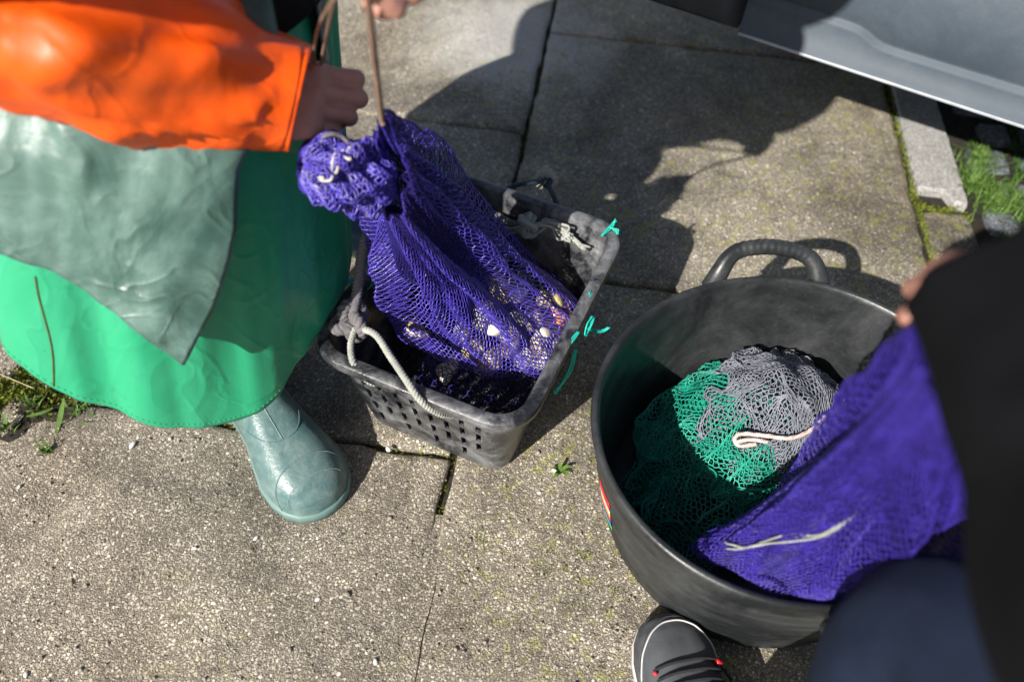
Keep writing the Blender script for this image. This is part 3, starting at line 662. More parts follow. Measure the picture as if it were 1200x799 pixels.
# rope knotted through the far wall
rb = empty('rope_end', (0.0260, 0.9181, 0.1500)); tag(rb, 'frayed white rope knotted inside the far wall of the crate', 'rope')
c0 = np.array((0.0153, 0.8709, 0.1970))
V, F = rope(spline([(-0.0571, 0.8987, 0.1840), (-0.0364, 0.8914, 0.1960), (-0.0089, 0.8803, 0.1900), (0.0153, 0.8709, 0.1970)], 40), .0062, 3, .02, 6); mkp('rope_length', V, F, 'rope_grey', rb)
mb = MB()
for k_ in range(5):
    mb.add(*tube(knot_path(c0+RNG.normal(0, .0025, 3), (.0135+.001*k_), (1, .1*k_-.2, .2), 50, .9), .0046, 7))
V, F = mb.get(); mkp('knot', V, F, 'rope_white', rb)
mb = MB()
for k_ in range(14):
    j = RNG.normal(0, .0045, (4, 3)); pts = np.array([(0.0258, 0.8675, 0.2010), (0.0505, 0.8628, 0.2090), (0.0701, 0.8501, 0.2100), (0.0812, 0.8450, 0.2030)])+j; mb.add(*tube(spline(pts, 16), .0024, 5))
for k_ in range(12):
    j = RNG.normal(0, .0028, (3, 3)); pts = np.array([(0.0758, 0.8482, 0.2050), (0.0919, 0.8377, 0.2000), (0.1055, 0.8310, 0.1930)])+j*np.array([[.5], [.7], [1.5]]); mb.add(*tube(spline(pts, 10), .0018, 5))
for k_ in range(10):
    j = RNG.normal(0, .004, (3, 3)); pts = np.array([(-0.0252, 0.8839, 0.1910), (-0.0165, 0.8778, 0.1770), (0.0074, 0.8686, 0.1950)])+j; mb.add(*tube(spline(pts, 10), .0022, 5))
V, F = mb.get(); mkp('frayed_strands', V, F, 'rope_white', rb)
# blue rope outside the far wall
ro = empty('blue_rope', (0.0526, 1.1741, 0.0200)); tag(ro, 'thin blue grey rope behind the crate with a fluffy frayed knot', 'rope')
V, F = rope(spline([(-0.0283, 0.9488, 0.1950), (-0.0039, 0.9593, 0.2000), (0.0293, 0.9700, 0.2000), (0.0464, 0.9749, 0.1950)], 40), .0042, 3, .012, 5); mkp('rope_length', V, F, 'rope_blue', ro)
V, F = rope(spline([(0.0435, 0.9747, 0.1950), (0.0532, 0.9449, 0.2000), (0.0633, 0.9190, 0.1950)], 30), .0042, 3, .012, 5); mkp('rope_length', V, F, 'rope_blue', ro)
V, F = tube(knot_path((0.0421, 0.9788, 0.1950), .0095, (.2, .3, 1), 60), .0048, 8); mkp('knot', V, F, 'rope_blue', ro)
mb = MB(); c_ = np.array((0.0435, 0.9810, 0.1950)); tip = np.array((0.0463, 1.0128, 0.1900))
for k_ in range(260):
    d_ = nrm(RNG.normal(0, 1, 3)+np.array([.1, .9, .35])); mb.add(*tube([c_, c_+d_*.010, c_+d_*RNG.uniform(.016, .023)], [.0011, .0009, .0005], 4))
V, F = mb.get(); mkp('frayed_strands', V, F, 'rope_cream', ro)

# green twine ties on the rim
def twine(label, paths, r=.0011, double=True):
    o = empty('twine_tie', tuple(np.array(paths[0][0]))); tag(o, label, 'twine')
    for pth in paths:
        mb = MB()
        for k_ in range(4 if double else 2):
            jj = np.asarray(pth, float)+RNG.normal(0, .0012, (len(pth), 3)); mb.add(*tube(spline(jj, 4*len(pth)), r, 5))
        V, F = mb.get(); mkp('strand', V, F, 'twine_green', o)
twine('green twine tied at the far left corner of the crate rim', [[(-0.1330, 0.9527, 0.2450), (-0.1293, 0.9506, 0.2350), (-0.1247, 0.9540, 0.2220)], [(-0.1304, 0.9485, 0.2350), (-0.1157, 0.9476, 0.2280), (-0.1098, 0.9551, 0.2220)]])
twine('green twine bow tied on the right hand corner of the crate rim', [[(0.1473, 0.8486, 0.2380), (0.1401, 0.8415, 0.2320), (0.1275, 0.8251, 0.2260)], [(0.1375, 0.8395, 0.2320), (0.1478, 0.8350, 0.2300), (0.1508, 0.8320, 0.2260)]])
twine('green twine loop with a loose tail on the right rim of the crate', [[(0.1072, 0.6627, 0.2340), (0.1002, 0.6505, 0.2320), (0.0987, 0.6392, 0.2220), (0.1033, 0.6482, 0.2240), (0.1096, 0.6621, 0.2330)], [(0.1045, 0.6583, 0.2150), (0.1218, 0.6651, 0.2000), (0.1344, 0.6680, 0.2050)]])
twine('green twine lying along the inside of the right rim', [[(0.1070, 0.7141, 0.2260), (0.1024, 0.7046, 0.2220), (0.0994, 0.6923, 0.2140)], [(0.0891, 0.6428, 0.2260), (0.0825, 0.6309, 0.2220), (0.0750, 0.6214, 0.2150)]])
twine('green twine hanging down outside the right wall of the crate', [[(0.0892, 0.6305, 0.2000), (0.0833, 0.6226, 0.1600), (0.0665, 0.6114, 0.1300)], [(0.0866, 0.6305, 0.1900), (0.0794, 0.6220, 0.1500), (0.0648, 0.6121, 0.1200)]])
twine('loose tangle of green twine beside the grey rope handle', [[(-0.2120, 0.7299, 0.2600), (-0.1986, 0.7272, 0.2500), (-0.2068, 0.7266, 0.2200), (-0.2130, 0.7114, 0.2000)], [(-0.2120, 0.7218, 0.2600), (-0.1942, 0.7210, 0.2500), (-0.1972, 0.7102, 0.2300), (-0.2069, 0.7112, 0.2100)], [(-0.2207, 0.7241, 0.2500), (-0.2022, 0.7270, 0.2500), (-0.1774, 0.7286, 0.2500)]], .0006)
twine('green twine knot on the left rim of the crate by the apron', [[(-0.2346, 0.6961, 0.2360), (-0.2277, 0.7009, 0.2400), (-0.2218, 0.7062, 0.2380)]], .0024)

# ------------------------------------------------------------------ things in the crate: dark net, shells, hanging net bag
def clampc(S):
    """keep the net inside the crate walls below the rim"""
    def f(u, v):
        P = S(u, v); q = P-CR_C; x, y, z = q@es, q@el, P[..., 2]; t_ = np.clip(z, 0, CR_H)/CR_H; hw, hl = .116+.030*t_-.010, .153+.036*t_-.010
        ins = z < CR_H+.004; x2, y2 = np.where(ins, np.clip(x, -hw, hw), x), np.where(ins, np.clip(y, -hl, hl), y)
        rd = .028; cx, cy = np.clip(x2, -(hw-rd), hw-rd), np.clip(y2, -(hl-rd), hl-rd); ex, ey = x2-cx, y2-cy; ln = np.hypot(ex, ey); f = np.where(ins & (ln > rd), rd/np.maximum(ln, 1e-6), 1); x2, y2 = cx+ex*f, cy+ey*f
        return crl(x2, y2, np.maximum(z, .012))
    return f
def crate_fill(u, v):
    hw, hl = .108, .148; x = (u-.5)*2*hw; y = (v-.5)*2*hl
    lump = fbm(np.stack([x*22, y*22, x*0+1.5], -1), 21, 3)*.022+fbm(np.stack([x*60, y*60, x*0], -1), 22, 2)*.006
    edge = np.minimum(1-abs(u-.5)*2, 1-abs(v-.5)*2); z = .072+lump+.018*np.clip(.2-edge, 0, .2)/.2-.01*(v-.5)
    return crl(x*(1+.12*z/.1), y*(1+.12*z/.1), z)
dn = empty('dark_net_bag', tuple(CR_C)); tag(dn, 'dark black net bag spread over the bottom of the crate', 'net')
V, F = net_geo(clampc(crate_fill), 34, 42, .00075, jitter=.16); mkp('mesh_front', V, F, 'net_black', dn)
def crate_fill2(u, v):
    q = crate_fill(u, v); q[..., 2] += -.006+.016*fbm(np.stack([u*9, v*9, u*0+4], -1), 31, 2); return q
V, F = net_geo(clampc(crate_fill2), 30, 37, .0007, jitter=.2); mkp('mesh_back', V, F, 'net_black', dn)
def whelk(c, s, rot, mi, label, group):
    """spiral sea snail shell"""
    m, n = 60, 12; t_ = np.linspace(0, 1, m); ang = t_*4.2*2*np.pi; gr = np.exp(-2.3*(1-t_)); cen = np.stack([.42*gr*np.cos(ang), .42*gr*np.sin(ang), 1.5*(1-gr)], 1); a = np.arange(n)*2*np.pi/n; V = np.zeros((m, n, 3))
    for i in range(m):
        rd = np.array([math.cos(ang[i]), math.sin(ang[i]), 0]); V[i] = cen[i]+gr[i]*.48*(np.cos(a)[:, None]*rd+1.25*np.sin(a)[:, None]*np.array([0, 0, 1]))
    V, F = grid_faces(V); V = (V-np.array([0, 0, .55]))*s; o = mk('sea_shell', V, F, 'shell%d' % mi); o.location = c; o.rotation_euler = rot
    return tag(o, label, 'shell', group)
SH = [((-0.0455, 0.7108, 0.1750), 0), ((-0.0004, 0.6866, 0.1550), 1), ((-0.0247, 0.7407, 0.1800), 1), ((0.0363, 0.7035, 0.1150), 1), ((0.0170, 0.6765, 0.1000), 0), ((0.0653, 0.7327, 0.1050), 0), ((0.0488, 0.7626, 0.1500), 1), ((0.0832, 0.7876, 0.1150), 2), ((0.0709, 0.7497, 0.1180), 2), ((-0.0748, 0.6820, 0.1550), 0), ((-0.0301, 0.6635, 0.1250), 1), ((0.0300, 0.7205, 0.1550), 1), ((0.0030, 0.7554, 0.1650), 0), ((0.0532, 0.6935, 0.0950), 0), ((-0.0195, 0.6926, 0.1600), 0), ((0.0816, 0.7292, 0.1000), 0), ((0.0106, 0.7177, 0.1650), 0), ((-0.0521, 0.6735, 0.1350), 1), ((0.0889, 0.7607, 0.1100), 2), ((0.0447, 0.7083, 0.1450), 0), ((-0.0119, 0.6765, 0.1300), 1), ((0.0727, 0.7110, 0.0950), 1)]
LB = [('pale cream sea shell heaped under the hanging blue net', 'cream shells under the net'), ('yellowish sea shell heaped under the hanging blue net', 'yellowish shells under the net'), ('orange brown sea shell by the right wall of the crate', 'orange shells under the net')]
whelk((-0.1465, 0.7114, 0.1200), .028, (1.5, .4, 1.2), 1, 'striped yellowish shell under dark net at the left of the crate', None)
o = whelk((-0.0967, 0.6526, 0.1000), .024, (2.0, .4, .2), 0, 'pale bluish shell under dark net near the front wall', None)

def ringpts(pts, n=240):
    P = np.asarray(pts, float); m = len(P); Q = np.vstack([P[-2:], P, P[:3]]); t_ = np.linspace(0, m, n, endpoint=False); i = t_.astype(int); f = (t_-i)[:, None]
    a, b, c, d = Q[i+1], Q[i+2], Q[i+3], Q[i+4]
    return .5*((2*b)+(c-a)*f+(2*a-5*b+4*c-d)*f**2+(3*b-a-3*c+d)*f**3)
def tent(top, bot, prof, pleats, seed, amp, sag=0.0, mid=None, out=(0, 0, 0)):
    """net hanging in pleats from one ring down to another"""
    T_, B_ = ringpts(top), ringpts(bot); n = len(T_); ct, cb = T_.mean(0), B_.mean(0)
    Md = ringpts(mid) if mid is not None else None
    def S(u, v):
        x = (u % 1.0)*n; i = np.floor(x).astype(int) % n; f = (x-np.floor(x))[..., None]; j = (i+1) % n
        a = T_[i]*(1-f)+T_[j]*f; b = B_[i]*(1-f)+B_[j]*f; w = prof(v)[..., None]
        if Md is None: P = a*(1-w)+b*w
        else:
            c = Md[i]*(1-f)+Md[j]*f; P = a*(1-w)**2+2*c*w*(1-w)+b*w*w
        cen = (ct*(1-w)+cb*w) if Md is None else (ct*(1-w)**2+2*Md.mean(0)*w*(1-w)+cb*w*w)
        r = P-cen; rl = np.linalg.norm(r, axis=-1); rn = r/(rl[..., None]+1e-9)
        ph = u*2*np.pi; wob = .9*vnoise(np.stack([np.cos(ph)*1.3, np.sin(ph)*1.3, v*1.6], -1), seed)
        pl = sum(k_[1]*np.sin(k_[0]*ph+k_[2]+wob*k_[0]*.28+k_[3]*v) for k_ in pleats)
        pl = np.sign(pl)*abs(pl)**.8
        ridge = amp(v)*pl
        cr = .35*amp(v)*fbm(np.stack([np.cos(ph)*4, np.sin(ph)*4, v*7], -1), seed+3, 3)
        return P+rn*(ridge+cr)[..., None]+np.array([0, 0, -1.])*(sag*np.sin(np.pi*v))[..., None]
    return S
bag = empty('hanging_net_bag', (-0.0267, 0.7296, 0.0800)); tag(bag, 'violet blue net bag lifted out of the crate by its cord', 'net bag')
top1 = [(-0.1356, 0.6215, 0.5750), (-0.1236, 0.6191, 0.5480), (-0.1160, 0.6152, 0.5080), (-0.1239, 0.6196, 0.4620), (-0.1457, 0.6325, 0.4280), (-0.1565, 0.6499, 0.4320), (-0.1535, 0.6453, 0.4800), (-0.1480, 0.6343, 0.5400)]
mid1 = [(-0.1114, 0.7513, 0.4100), (-0.0871, 0.7914, 0.3000), (-0.0578, 0.7700, 0.2250), (-0.0706, 0.7236, 0.2150), (-0.1093, 0.6921, 0.2300), (-0.1558, 0.6834, 0.2800), (-0.1738, 0.6958, 0.3300), (-0.1617, 0.6994, 0.4000)]
bot1 = [(0.0072, 0.8636, 0.1350), (0.0699, 0.8076, 0.1300), (0.1106, 0.7526, 0.1300), (0.0965, 0.7033, 0.1200), (0.0523, 0.6570, 0.1150), (-0.0100, 0.6411, 0.1150), (-0.0846, 0.6413, 0.1300), (-0.1482, 0.6689, 0.1500), (-0.1673, 0.7155, 0.1700), (-0.1358, 0.7856, 0.1500), (-0.0683, 0.8539, 0.1300)]
prof1 = lambda v: v**1.05
amp1 = lambda v: .005+.024*np.sin(np.pi*np.clip(v, 0, 1))**.7*(1-.45*v)
S1 = tent(top1, bot1, prof1, [(8, .8, .4, 1.6), (13, .5, 2.0, -1.6), (5, .4, 1.0, .8)], 5, amp1, .0, mid1)
V, F = net_geo(clampc(S1), 98, 58, .00105, True, jitter=.08); mkp('mesh_outer', V, F, 'net_blue', bag)
S1b = tent(top1, bot1, lambda v: v**1.2, [(8, .6, 2.4, 1.0), (13, .5, .2, 1.0)], 15, lambda v: -.010+.012*np.sin(np.pi*v)**.7, .004, mid1)
V, F = net_geo(clampc(S1b), 84, 48, .0010, True, jitter=.12, mask=lambda u, v: v < .5); mkp('mesh_inner', V, F, 'net_blue_shaded', bag)  # darkened inner layer paints the shade in the gaps of the mesh
gu, gv = np.meshgrid(np.linspace(0, 1, 160), np.linspace(.35, 1, 80)); PN = clampc(S1)(gu.ravel(), gv.ravel())
for i, (c_, mi) in enumerate(SH):
    nb = PN[np.hypot(PN[:, 0]-c_[0], PN[:, 1]-c_[1]) < .022]; zc = np.percentile(nb[:, 2], 18)-.020 if len(nb) else .07
    whelk((c_[0], c_[1], max(.04, min(c_[2], zc))), .024*random.uniform(.8, 1.1), (random.uniform(0, 6), random.uniform(0, 6), random.uniform(0, 6)), mi, LB[mi][0], LB[mi][1])
def skirt_net(u, v):
    B = ringpts(bot1); n = len(B); i = (np.floor((u % 1)*n).astype(int)) % n; c = B.mean(0); r = nrm(B[i]-c)
    P = B[i]+r*(.034*v*(1+.4*np.sin(u*40)))[..., None]; P[..., 2] += -.045*v**1.2+.012*fbm(np.stack([P[..., 0]*30, P[..., 1]*30, v*3], -1), 12, 2); return P
V, F = net_geo(clampc(skirt_net), 100, 8, .0009, True, jitter=.12, mask=lambda u, v: ~(((u % 1) > .60) & ((u % 1) < .80))); mkp('mesh_foot', V, F, 'net_blue_shaded', bag)
# gathered tail of the bag, bunched below the fist
cb_ = np.array((-0.1816, 0.6257, 0.4950)); ax1 = nrm(np.array((-0.1503, 0.6397, 0.4850))-np.array((-0.2188, 0.6128, 0.5150))); vw = nrm(cb_-np.array([0, 0, CAM_H])); ax3 = nrm(-vw-ax1*np.dot(-vw, ax1)); ax2 = np.cross(ax3, ax1)
def bundle(k_, seed):
    def S(u, v):
        a = u*2*np.pi; s_ = v*2-1; prof = (np.sqrt(np.clip(1-.82*abs(s_)**2.6, .02, 1)))
        sq = 1+.16*np.sin(5*a+6*s_+seed)+.10*np.sin(9*a-8*s_)+.13*fbm(np.stack([np.cos(a)*2.6, np.sin(a)*2.6, s_*3.4], -1), seed, 3)
        x = s_*.050; y = .036*prof*sq*np.cos(a)*k_-.004*s_; z = .032*prof*sq*np.sin(a)*k_
        return cb_+x[..., None]*ax1+y[..., None]*ax2+z[..., None]*ax3
    return S
for k_, sd_, rr_ in ((1.0, 41, .0011), (.93, 42, .001), (.84, 43, .001), (.7, 44, .001)):
    V, F = net_geo(bundle(k_, sd_), 44, 26, rr_, True, jitter=.22); mkp('gathered_tail', V, F, 'net_blue', bag)
# pale drawstring woven in the tail
dc = []
for k_ in range(30):
    dc.append(bundle(.99+.05*math.sin(k_*2.1), 41)(np.array(.36-.012*k_+.03*math.sin(k_*1.3)), np.array(.10+.45*(k_/30)+.05*math.sin(k_*.9))))
V, F = tube(spline(np.array(dc), 160), .0016, 6); mkp('drawstring', V, F, 'rope_cream', bag)
V, F = tube(spline([(-0.1689, 0.6146, 0.4600), (-0.1667, 0.6186, 0.4450), (-0.1583, 0.6217, 0.4400), (-0.1542, 0.6330, 0.4400), (-0.1550, 0.6332, 0.4500)], 24), .0022, 7); mkp('drawstring', V, F, 'rope_cream', bag)
V, F = tube(spline([(-0.2110, 0.6314, 0.5300), (-0.1946, 0.6270, 0.5450), (-0.1832, 0.6316, 0.5400), (-0.1737, 0.6287, 0.5300)], 24), .0024, 7); mkp('drawstring', V, F, 'rope_grey', bag)
# cords to the raised hand
cord = empty('tan_cord', (-0.1371, 0.6201, 0.5750)); tag(cord, 'tan cord running from the raised hand down to the blue net', 'cord')
V, F = tube(spline([(-0.1169, 0.5348, 0.7450), (-0.1224, 0.5578, 0.7000), (-0.1313, 0.5959, 0.6400), (-0.1371, 0.6201, 0.5750), (-0.1367, 0.6214, 0.5650)], 40), .0030, 8); mkp('strand', V, F, 'cord_tan', cord)
loop_ = empty('cord_loop', (-0.2089, 0.6880, 0.5800)); tag(loop_, 'thin tan cord loop rising out of the lower fist', 'cord')
V, F = tube(spline([(-0.2166, 0.6920, 0.5650), (-0.2088, 0.6787, 0.6050), (-0.1905, 0.6497, 0.6500), (-0.1423, 0.5369, 0.7400)], 30), .0018, 7); mkp('strand', V, F, 'cord_tan', loop_)
V, F = tube(spline([(-0.2131, 0.6923, 0.5650), (-0.2014, 0.6799, 0.6000), (-0.1815, 0.6434, 0.6500), (-0.1423, 0.5369, 0.7400)], 30), .0018, 7); mkp('strand', V, F, 'cord_tan', loop_)

# ------------------------------------------------------------------ black rubber tub
TUB = np.array([.3505, .5057, 0]); TH_ = .25
def tubr(z, ph): 
    t_ = np.asarray(z)/TH_; base = .201+(.2379-.201)*t_+.004*np.sin(np.pi*np.clip(t_, 0, 1))
    return base+(.008*np.cos(2*ph)+.00745*np.sin(2*ph))*t_
def tubp(z, ph, off=0.0, dz=0.0):
    r = tubr(z, ph)+off; return TUB+np.stack([r*np.cos(ph), r*np.sin(ph), np.asarray(z)+dz+0*ph], -1)
tub = empty('rubber_tub', tuple(TUB)); tag(tub, 'large round black rubber tub with looped handles', 'tub')
ph = np.arange(120)*2*np.pi/120; R_ = [tubp(0.0, ph, -.03), tubp(0.0, ph, -.006), tubp(.006, ph, 0)]
for i in range(1, 60):
    z = .006+(.232-.006)*i/60; R_.append(tubp(z, ph, .0009*math.sin(i*1.9)+.0004*math.sin(i*5.3)))
R_ += [tubp(.233, ph, .001), tubp(.236, ph, .004), tubp(.243, ph, .0055), tubp(.249, ph, .003), tubp(.251, ph, -.001), tubp(.249, ph, -.0045)]
R_ += [tubp(z, ph, -.0055+.0012*fbm(np.stack([np.cos(ph)*9, np.sin(ph)*9, z*60+0*ph], -1), 4, 2)) for z in np.linspace(.24, .02, 26)]
R_ += [tubp(.010, ph, -.010), tubp(.008, ph, -.03), tubp(.008, ph, -.12)]
mkp('shell', *grid_faces(np.array(R_)), 'tub', tub)
def handle(ph0):
    tg = np.array([-math.sin(ph0), math.cos(ph0), 0]); ou = np.array([math.cos(ph0), math.sin(ph0), 0]); b = TUB+ou*(.2379+.006); up_ = np.array([0, 0, 1.])
    K = [(-.077, -.012, .220), (-.070, -.004, .242), (-.061, .008, .258), (-.047, .017, .267), (-.024, .021, .272), (0, .022, .274), (.024, .021, .272), (.047, .017, .267), (.061, .008, .258), (.070, -.004, .242), (.077, -.012, .220)]
    P = spline([b+tg*a+ou*o_+up_*z for a, o_, z in K], 90); s_ = np.linspace(-1, 1, 90)
    rad = .0112+.0045*abs(s_)**3; grip = abs(s_) < .42; rad = rad+np.where(grip, .0005*np.sin(s_*80), 0)
    return tube(P, rad, 14, .85)
for ph0 in (1.535, 1.535+np.pi+.36): V, F = handle(ph0); mkp('handle', V, F, 'tub', tub)
# striped sticker on the left of the tub
stk = None
for i, (cn, z0, z1) in enumerate((('red', .148, .170), ('stk_white', .138, .147), ('stk_yellow', .124, .137), ('red', .113, .123), ('stk_blue', .094, .112), ('stk_green', .076, .093))):
    pp, zz_ = np.meshgrid(np.linspace(3.36, 3.52, 8), np.linspace(z0, z1, 3)); o = mkp('sticker_band', *sheet(tubp(zz_, pp, .0018), .0006), cn, tub)

# crumpled nets in the tub: a small cloth relaxation gives the folds
def crumple(n, size, init, H, steps=150, seed=0, grav=.0011, wall=True):
    rng = np.random.default_rng(seed); u, v = np.meshgrid(np.linspace(0, 1, n), np.linspace(0, 1, n), indexing='ij')
    P = init(u, v)+rng.normal(0, .002, (n, n, 3)); O = P.copy(); rest = size/(n-1)
    def con(a, b, L0, k_, mn=False):
        d = b-a; L = np.linalg.norm(d, axis=-1, keepdims=True)+1e-9; e = (L-L0)/L
        if mn: e = np.minimum(e, 0)
        c = .5*k_*e*d; a += c; b -= c
    for st in range(steps):
        Nw = P+(P-O)*.93; Nw[..., 2] -= grav; O = P; P = Nw
        for _ in range(7):
            for ax in (0, 1):
                Q = P if ax == 0 else P.transpose(1, 0, 2)
                con(Q[0:-1:2], Q[1::2][:Q[0:-1:2].shape[0]], rest, 1.0); con(Q[1:-1:2], Q[2::2][:Q[1:-1:2].shape[0]], rest, 1.0)
                for s_ in range(4): 
                    a = Q[s_:-3:4]; con(a, Q[s_+3::4][:a.shape[0]], rest*2.2, .30, True)
            con(P[:-1:2, :-1:2], P[1::2, 1::2][:P[:-1:2, :-1:2].shape[0], :P[:-1:2, :-1:2].shape[1]], rest*1.1, .3, True)
            h_ = H(P[..., 0], P[..., 1]); low = P[..., 2] < h_; P[..., 2] = np.where(low, h_, P[..., 2])
            O[..., :2] = np.where(low[..., None], O[..., :2]*.4+P[..., :2]*.6, O[..., :2])
            if wall:
                d = P[..., :2]-TUB[:2]; r = np.linalg.norm(d, axis=-1); mx = .186+.14*P[..., 2]; f = np.where(r > mx, mx/r, 1); P[..., :2] = TUB[:2]+d*f[..., None]
    return P
def gridS(P):
    n = P.shape[0]-1; m = P.shape[1]-1
    for _ in range(1):
        Q = P.copy(); Q[1:-1, 1:-1] = .6*P[1:-1, 1:-1]+.1*(P[:-2, 1:-1]+P[2:, 1:-1]+P[1:-1, :-2]+P[1:-1, 2:]); P = Q
    def S(u, v):
        x, y = np.clip(u, 0, 1)*n, np.clip(v, 0, 1)*m; i, j = np.minimum(x.astype(int), n-1), np.minimum(y.astype(int), m-1); f, g_ = (x-i)[..., None], (y-j)[..., None]
        return P[i, j]*(1-f)*(1-g_)+P[i+1, j]*f*(1-g_)+P[i, j+1]*(1-f)*g_+P[i+1, j+1]*f*g_
    return S
def gauss(x, y, c, s, h_): return h_*np.exp(-((x-c[0])**2+(y-c[1])**2)/(2*s*s))
gc1 = np.array((0.3106, 0.6168, 0.1300)); gc2 = np.array((0.3308, 0.5239, 0.1300)); gc3 = np.array((0.4245, 0.6093, 0.1600)); gc4 = np.array((0.3588, 0.5537, 0.1500))
def H1(x, y): return .022+gauss(x, y, gc1, .065, .085)+gauss(x, y, gc2, .07, .075)+gauss(x, y, gc3, .08, .06)+.018*fbm(np.stack([x*26, y*26, x*0], -1), 61, 2)
def H2(x, y): return .044+gauss(x, y, gc1, .065, .080)+gauss(x, y, gc3, .08, .105)+gauss(x, y, gc4, .05, .05)+.014*fbm(np.stack([x*30, y*30, x*0], -1), 71, 2)
def init_sq(c, ext, ang, z, amp, seed):
    ca, sa = math.cos(ang), math.sin(ang)
    def f(u, v):
        x, y = (u-.5)*ext[0], (v-.5)*ext[1]; zz_ = z+amp*(np.sin(u*31+seed)*.5+np.sin(v*27+u*9)*.5+fbm(np.stack([u*7, v*7, u*0], -1), seed, 2))
        return np.stack([c[0]+x*ca-y*sa, c[1]+x*sa+y*ca, zz_], -1)
    return f
CL1 = crumple(52, .46, init_sq(np.array((0.3071, 0.5628, 0.1300)), (.27, .25), .5, .15, .020, 3), H1, 130, 3)
gb = empty('green_net_bag', tuple(gc1*np.array([1, 1, 0])+np.array([0, 0, .03]))); tag(gb, 'crumpled emerald green net bag inside the tub', 'net bag')
V, F = net_geo(gridS(CL1), 50, 58, .0012, jitter=.05); mkp('mesh', V, F, 'net_green', gb)
CL2 = crumple(46, .38, init_sq(np.array((0.3074, 0.5529, 0.1000)), (.24, .21), 1.1, .10, .02, 9), lambda x, y: H1(x, y)-.012, 90, 4)
V, F = net_geo(gridS(CL2), 42, 46, .0010, jitter=.12); mkp('mesh', V, F, 'net_green', gb)
CL3 = crumple(54, .42, init_sq(np.array((0.4071, 0.5911, 0.1900)), (.205, .175), -.45, .22, .020, 5), H2, 110, 5)
gy = empty('grey_net_bag', tuple(gc3*np.array([1, 1, 0])+np.array([0, 0, .08]))); tag(gy, 'crumpled grey net bag with pale cord lying on the green net', 'net bag')
V, F = net_geo(gridS(CL3), 52, 56, .00105, jitter=.05); mkp('mesh', V, F, 'net_grey', gy)
def lift(S, dz):
    def f(u, v): q = S(u, v); q[..., 2] += dz; return q
    return f
CL4 = crumple(44, .34, init_sq(np.array((0.4119, 0.5980, 0.1800)), (.19, .165), .2, .19, .014, 8), lambda x, y: H2(x, y)-.008, 90, 6)
V, F = net_geo(gridS(CL4), 42, 44, .00095, jitter=.12); mkp('mesh', V, F, 'net_grey', gy)
pc = spline([(0.4257, 0.5615, 0.1720), (0.4019, 0.5387, 0.1680), (0.3709, 0.5240, 0.1680), (0.3375, 0.5261, 0.1680), (0.3076, 0.5276, 0.1670), (0.2981, 0.5205, 0.1650), (0.3052, 0.5134, 0.1600), (0.3279, 0.5184, 0.1580)], 80); pc[:, 2] += .004
V, F = rope(pc, .0034, 3, .008, 5); mkp('drawcord', V, F, 'rope_pink', gy)
V, F = rope(spline([(0.2990, 0.5162, 0.1680), (0.3184, 0.5188, 0.1720), (0.3411, 0.5174, 0.1700)], 30), .003, 3, .008, 5); mkp('drawcord', V, F, 'rope_pink', gy)

# second blue net, held by the person on the right and trailing in the tub
b2 = empty('blue_net_bag', (0.3664, 0.3638, 0.2000)); tag(b2, 'blue net bag pulled up from the tub by the person in black', 'net bag')
top2 = [(0.2323, 0.2822, 0.7000), (0.2386, 0.2778, 0.7100), (0.2469, 0.2662, 0.7100), (0.2511, 0.2562, 0.7000), (0.2458, 0.2513, 0.6900), (0.2361, 0.2625, 0.6900)]
mid2 = [(0.3506, 0.4014, 0.4000), (0.3872, 0.4145, 0.4200), (0.4170, 0.3861, 0.4500), (0.4541, 0.3343, 0.4200), (0.4266, 0.3010, 0.3600), (0.3616, 0.3324, 0.3300), (0.3224, 0.3533, 0.3400)]
bot2 = [(0.3250, 0.4341, 0.1600), (0.4700, 0.5249, 0.1300), (0.5774, 0.5124, 0.1400), (0.5734, 0.4216, 0.1900), (0.5163, 0.3461, 0.2250), (0.4339, 0.3049, 0.2350), (0.3600, 0.2904, 0.2400), (0.2978, 0.2926, 0.2380), (0.2571, 0.3142, 0.2320), (0.2183, 0.3502, 0.2150)]
S2 = tent(top2, bot2, lambda v: v**.95, [(5, .8, .4, .8), (8, .5, 2.0, -1.0), (15, .25, 1.0, .6)], 25, lambda v: .002+.024*np.sin(np.pi*np.clip(v, 0, 1))**.6*(1-.3*v), .012, mid2)
V, F = net_geo(S2, 104, 62, .00088, True, jitter=.07); mkp('mesh_outer', V, F, 'net_blue_deep', b2)
S2b = tent(top2, bot2, lambda v: v**1.1, [(6, .6, 1.4, .8), (10, .5, .0, -1.0)], 27, lambda v: -.006+.010*np.sin(np.pi*v)**.6, .016, mid2)
V, F = net_geo(S2b, 92, 54, .00080, True, jitter=.10); mkp('mesh_inner', V, F, 'net_blue_deep', b2)
def foot2(u, v):
    B = ringpts(bot2); n = len(B); i = (np.floor((u % 1)*n).astype(int)) % n; c = B.mean(0); P = B[i]*(1-v[..., None])+c*v[..., None]; P[..., 2] += -.03*v+.02*fbm(np.stack([P[..., 0]*25, P[..., 1]*25, v], -1), 17, 2); return P
V, F = net_geo(foot2, 110, 22, .0009, True); mkp('mesh_foot', V, F, 'net_blue_deep', b2)
pts = np.array([(0.2371, 0.3305, 0.2720), (0.2518, 0.3229, 0.2900), (0.2676, 0.3208, 0.3100), (0.2870, 0.3153, 0.3400), (0.3029, 0.3092, 0.3620), (0.3119, 0.3058, 0.3900), (0.3159, 0.3045, 0.4150)]); mb = MB()
for k_ in range(3): mb.add(*tube(spline(pts+RNG.normal(0, .0022, pts.shape)-np.array([0, 0, .006]), 50), .0010, 5))
V, F = mb.get(); mkp('frayed_cord', V, F, 'rope_white', b2)

